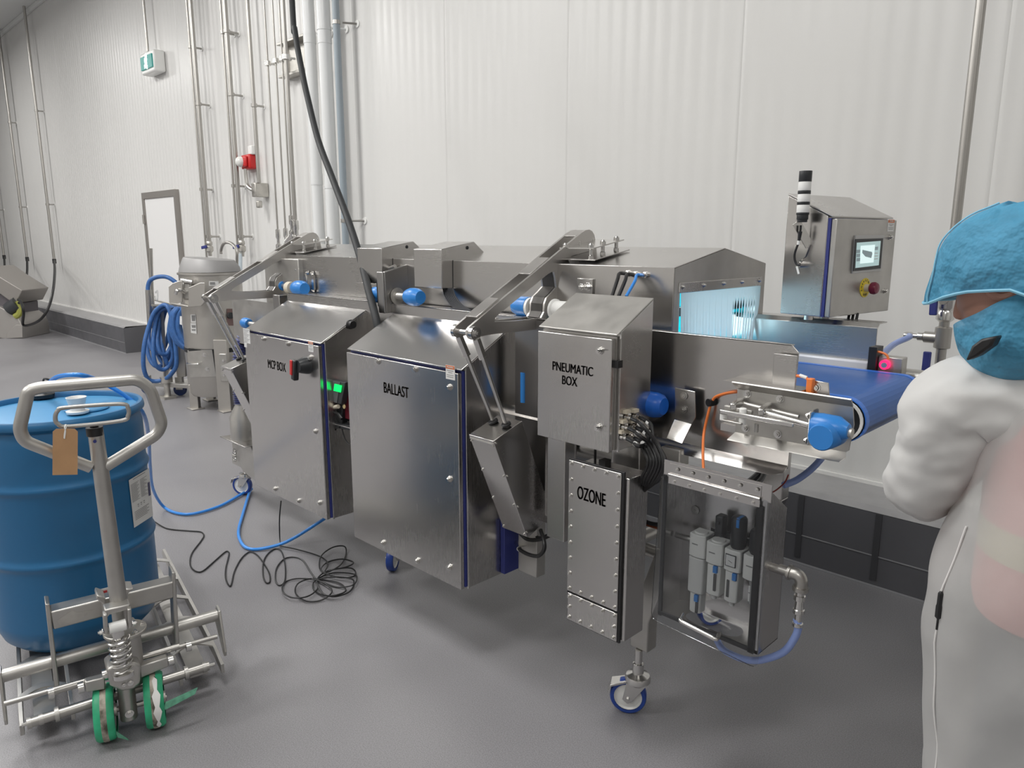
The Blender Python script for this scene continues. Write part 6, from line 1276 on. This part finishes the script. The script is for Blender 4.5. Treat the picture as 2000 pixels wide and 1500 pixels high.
for t, f, wd, u_ in ((0, .084, .006, .028), (.3, .092, .008, .008), (.6, .100, .011, -.014), (.85, .108, .015, -.030), (.95, .106, .016, -.042), (1, .09, .012, -.046)):
    R_.append([HP(.07, -wd*1.2, u_), HP(f-.010, -wd, u_), HP(f-.002, -wd*.45, u_), HP(f, 0, u_), HP(f-.002, wd*.45, u_), HP(f-.010, wd, u_), HP(.07, wd*1.2, u_)])
grid_surf(b, R_, False); obj('nose', b, SKIN, hdm, smooth=80, sub=1)
for s in (-1, 1):
    b = B(); lathe(b, [(.001, -.011), (.009, -.007), (.012, 0), (.009, .007), (.001, .011)], HP(.076, s*.030, .018), hdir, n=14); obj('eye', b, mat('eye_white', (.6, .58, .55), .2), hdm)
    b = B(); tube(b, [HP(.082, s*.014, .030), HP(.086, s*.030, .034), HP(.076, s*.048, .028)], .003, 6); obj('eyebrow', b, mat('brow_hair', (.03, .02, .015), .8), hdm)
    b = B(); ring(b, HP(-.005, s*.073, -.0), _sd, .022, .007, 16, 6); obj('ear', b, SKIN, hdm)
b = B(); tube(b, [HP(.088, -.024, -.062), HP(.096, 0, -.060), HP(.088, .024, -.062)], .005, 6); obj('mouth', b, mat('lips', (.35, .13, .11), .5), hdm)
def hand(sg, wr, d):
    d = V(d).normalized(); nn_ = V((0, 0, 1)); sd_ = d.cross(nn_).normalized()*sg; pts = [(wr, .022), (wr+d*.045, (.034, .014)), (wr+d*.085, (.036, .012))]; e = [(0, 1), (1, 2)]
    for k, (o, L_) in enumerate(((-.030, .062), (-.010, .072), (.010, .068), (.029, .052))):
        b0 = len(pts); q = wr+d*.088+sd_*o; pts += [(q, .009), (q+d*L_*.45+nn_*-.004, .0085), (q+d*L_*.8+nn_*-.022, .008), (q+d*L_*.85+nn_*-.042, .007)]; e += [(2, b0), (b0, b0+1), (b0+1, b0+2), (b0+2, b0+3)]
    b0 = len(pts); q = wr+d*.03-sd_*.034; pts += [(q, .011), (q-sd_*.022+d*.028, .010), (q-sd_*.026+d*.058, .008)]; e += [(1, b0), (b0, b0+1), (b0+1, b0+2)]
    skinned('hand', pts, e, SKIN, per, 1)
hand(1, at(1872, 880, y=1.84), Fd*.9+Rd*.3); hand(-1, W_(.06, .42, 1.17), Fd*.9-Rd*.3)
# shirt under the thin coat: follows the torso
def ringpts(z, a, c, cxr=0, cxf=0, n=48, fold=0, ph=0, sq=2.3):
    out = []
    for i in range(n):
        t = 2*PI*i/n; ct_, st_ = math.cos(t), math.sin(t); k = (abs(ct_)**sq+abs(st_)**sq)**(-1/sq)
        f = 1+fold*(.6*math.sin(5*t+ph+z*2.3)+.4*math.sin(9*t+ph*2+z*4))
        out.append(W_(cxr+a*ct_*k*f, cxf+c*st_*k*f, z))
    return out
def loft(name, lv, m, parent, **k):
    b = B(); grid_surf(b, [ringpts(*l) if not isinstance(l, list) else l for l in lv]); o = obj(name, b, m, parent, smooth=80, **k); return o
loft('shirt_lower', [(.935, .198, .146, 0, 0), (.965, .205, .150, 0, 0), (1.02, .205, .150, 0, 0), (1.05, .205, .150, 0, 0)], PINK, per)
loft('shirt_band', [(1.05, .205, .150, 0, 0), (1.11, .205, .150, 0, 0)], YEL, per)
loft('shirt', [(1.11, .205, .150, 0, 0), (1.20, .208, .142, 0, 0), (1.30, .205, .132, 0, .01), (1.345, .20, .11, 0, .02)], PINK, per)
loft('shirt_yoke', [(1.345, .20, .11, 0, .02), (1.375, .17, .10, 0, .03), (1.40, .09, .08, 0, .04)], YEL, per)
loft('trousers', [(.08, .17, .10), (.5, .17, .11), (.9, .18, .12), (.94, .18, .12)], TRS, per)
for s in (-1, 1):
    b = B(); R_ = []
    for j in range(7):
        t = j/6; q = W_(.10*s, -.06+.26*t, 0); wd = .038+.012*math.sin(t*PI); hgt = .09-.05*t
        R_.append([q-Rd*wd, q-Rd*wd*.9+V((0, 0, hgt*.7)), q+V((0, 0, hgt)), q+Rd*wd*.9+V((0, 0, hgt*.7)), q+Rd*wd])
    grid_surf(b, R_, False); obj('shoe', b, WHT, per, smooth=80)
# the coat
COAT = mat('white_coat_cloth', (.60, .595, .585), .75, cvar=.03, cscale=3, trans=.44, bump=.25, bscale=7)
SLV = mat('white_sleeve_cloth', (.60, .595, .585), .75, cvar=.03, cscale=3, bump=.25, bscale=7); [n for n in SLV.node_tree.nodes if n.type == 'BUMP'][0].inputs['Distance'].default_value = .02
bpc = [n for n in COAT.node_tree.nodes if n.type == 'BUMP'][0]; bpc.inputs['Distance'].default_value = .02
cl = [(.30, .224, .19, .0, .01, 60, .045, .3), (.45, .230, .188, .0, .01, 60, .042, .5), (.60, .244, .184, 0, .01, 60, .036, .8), (.75, .266, .182, 0, .005, 60, .030, 1.0), (.88, .284, .180, 0, 0, 60, .020, 1.2), (.98, .284, .176, 0, 0, 60, .014, 1.4), (1.08, .262, .168, 0, 0, 60, .012, 1.7), (1.18, .236, .158, 0, 0, 60, .012, 2), (1.27, .228, .148, 0, .005, 60, .008, 2.2), (1.335, .215, .130, 0, .015, 60, .004, 2.3), (1.375, .165, .112, 0, .025, 60, 0, 0), (1.402, .105, .095, 0, .035, 60, 0, 0), (1.418, .075, .085, 0, .04, 60, 0, 0)]
def interp(lv, m):
    out = []
    for a_, c_ in zip(lv, lv[1:]):
        for k in range(m): out.append(tuple(x*(1-k/m)+y*k/m for x, y in zip(a_, c_)))
    return out+[lv[-1]]
b = B(); CR = []
for l in interp(cl, 4):
    l = list(l); l[5] = 60; R0 = ringpts(*l); cc = W_(l[3], l[4], l[0]); amp = .016 if l[0] < 1.3 else .004
    CR.append([p+(p-cc).normalized()*amp*(noise.noise(V((p.x*7, p.y*7, p.z*3.2)))+.6*noise.noise(V((p.x*16, p.y*16, p.z*9+5)))) for p in R0])
grid_surf(b, CR); obj('coat', b, COAT, per, smooth=80, sub=1)
def sleeve(name, P, Rr, ph):
    sp_ = spline(P, m=9); N_ = len(sp_); b = B(); rows = []; u0 = None
    for i, p in enumerate(sp_):
        d = (sp_[min(i+1, N_-1)]-sp_[max(i-1, 0)]).normalized()
        if u0 is None: _, u0, _w = frame(d)
        u0 = (u0-d*u0.dot(d)).normalized(); v0 = d.cross(u0); t = i/(N_-1)*(len(Rr)-1); k = min(int(t), len(Rr)-2); r = Rr[k]*(1-(t-k))+Rr[k+1]*(t-k)
        row = []
        for a in [2*PI*j/64 for j in range(64)]:
            o_ = u0*math.cos(a)+v0*math.sin(a); q = p+o_*r; kk = noise.noise(q*9)*.16+noise.noise(V((q.x*20, q.y*20, q.z*38)))*.10+noise.noise(V((q.x*45, q.y*45, q.z*70)))*.03+.03*math.sin(2*a+i*.28+ph)
            row.append(p+o_*r*(1+kk))
        rows.append(row)
    grid_surf(b, rows); return obj(name, b, SLV, per, smooth=80, sub=1)
sleeve('sleeve', [W_(-.10, .01, 1.345), at(1888, 790, y=1.50), at(1850, 860, y=1.50), at(1812, 935, y=1.53), at(1806, 950, y=1.60), at(1845, 905, y=1.74), at(1870, 880, y=1.82)], [.08, .090, .082, .072, .066, .060, .05], 0)
sleeve('sleeve', [W_(.13, .01, 1.335), W_(.22, .04, 1.27), W_(.29, .08, 1.15), W_(.30, .15, 1.06), W_(.22, .28, 1.08), W_(.10, .40, 1.15)], [.075, .092, .095, .09, .08, .06, .05], 1)
def CRp(i, j): return CR[i][j]+(CR[i][j]-W_(0, 0, CR[i][j].z)).normalized()*.001
b = B(); sl = [CRp(i, 33) for i in (17, 18, 19, 20)]
tube(b, sl, [.002, .006, .005, .002], 6); obj('pocket_slit', b, BLK, per)
b = B(); seam = [CRp(i, 33) for i in range(0, 26)]; tube(b, seam, .0018, 6, m=2); obj('side_seam', b, mat('seam_white', (.66, .65, .64), .7), per)
# hair net and beard net, thin crinkled blue cloth
NET = mat('blue_net', (.07, .34, .55), .7, cvar=.22, cscale=14, trans=.14, bump=.6, bscale=26)
[n for n in NET.node_tree.nodes if n.type == 'BUMP'][0].inputs['Distance'].default_value = .03
def crinkle(p, k=.006, s=22): return p+V((noise.noise(p*s), noise.noise(p*s+V((9, 0, 0))), noise.noise(p*s+V((0, 9, 0)))))*k
b = B(); rows = []
hc = HP(-.02, 0, .018)
for j in range(17):
    row = []
    for i in range(40):
        a = 2*PI*i/40; cf = math.cos(a); ss = math.sin(a); v = PI*j/16*(.55+.13*max(0, .5-cf)/1.5); fr_ = .135+.035*max(0, cf)**2*(v/1.76)**2
        f = cf*math.sin(v)*fr_; s = ss*math.sin(v)*.108; u_ = math.cos(v)*.118
        u_ = u_*(1.05) if cf > 0 else u_-.03*(v/1.76)**2*(-cf)
        row.append(crinkle(hc+hdir*f+_sd*s+_up*u_, .011, 16))
    rows.append(row)
grid_surf(b, rows); obj('hair_net', b, NET, per, smooth=80, sub=1)
b = B(); tube(b, rows[-1]+[rows[-1][0]], .0028, 6, smooth=False); obj('net_hem', b, mat('net_edge', (.22, .50, .66), .6), per)
b = B(); tube(b, [rows[j][37]*1.0+(rows[j][37]-hc).normalized()*.002 for j in range(1, 17)], .0018, 6); obj('net_seam', b, mat('net_edge', (.22, .50, .66), .6), per)
b = B(); rows = []; bc = HP(.002, 0, -.085)
for j in range(13):
    row = []
    for i in range(36):
        a = 2*PI*i/36; v0_ = .405-.16*(math.cos(a)*-.5+.5); v = PI*(v0_+(1-v0_)*j/12); row.append(crinkle(bc+hdir*(math.cos(a)*math.sin(v)*.104)+_sd*(math.sin(a)*math.sin(v)*.092)+_up*(math.cos(v)*(.085 if v > PI/2 else .11)), .008, 18))
    rows.append(row)
grid_surf(b, rows); obj('beard_net', b, NET, per, smooth=80, sub=1)
b = B(); prism(b, [at(a, c, y=1.37) for a, c in ((1884, 706), (1897, 676), (1916, 662), (1946, 656), (1936, 676), (1908, 696))], (.004, .03, 0)); obj('black_strap', b, BLK, per, bev=.004)
b = B(); R_ = [ringpts(1.40, .095, .092, 0, .035, 40), ringpts(1.435, .083, .083, 0, .045, 40), ringpts(1.43, .088, .088, 0, .045, 40), ringpts(1.395, .108, .104, 0, .035, 40)]; grid_surf(b, R_); obj('collar', b, COAT, per, smooth=80)
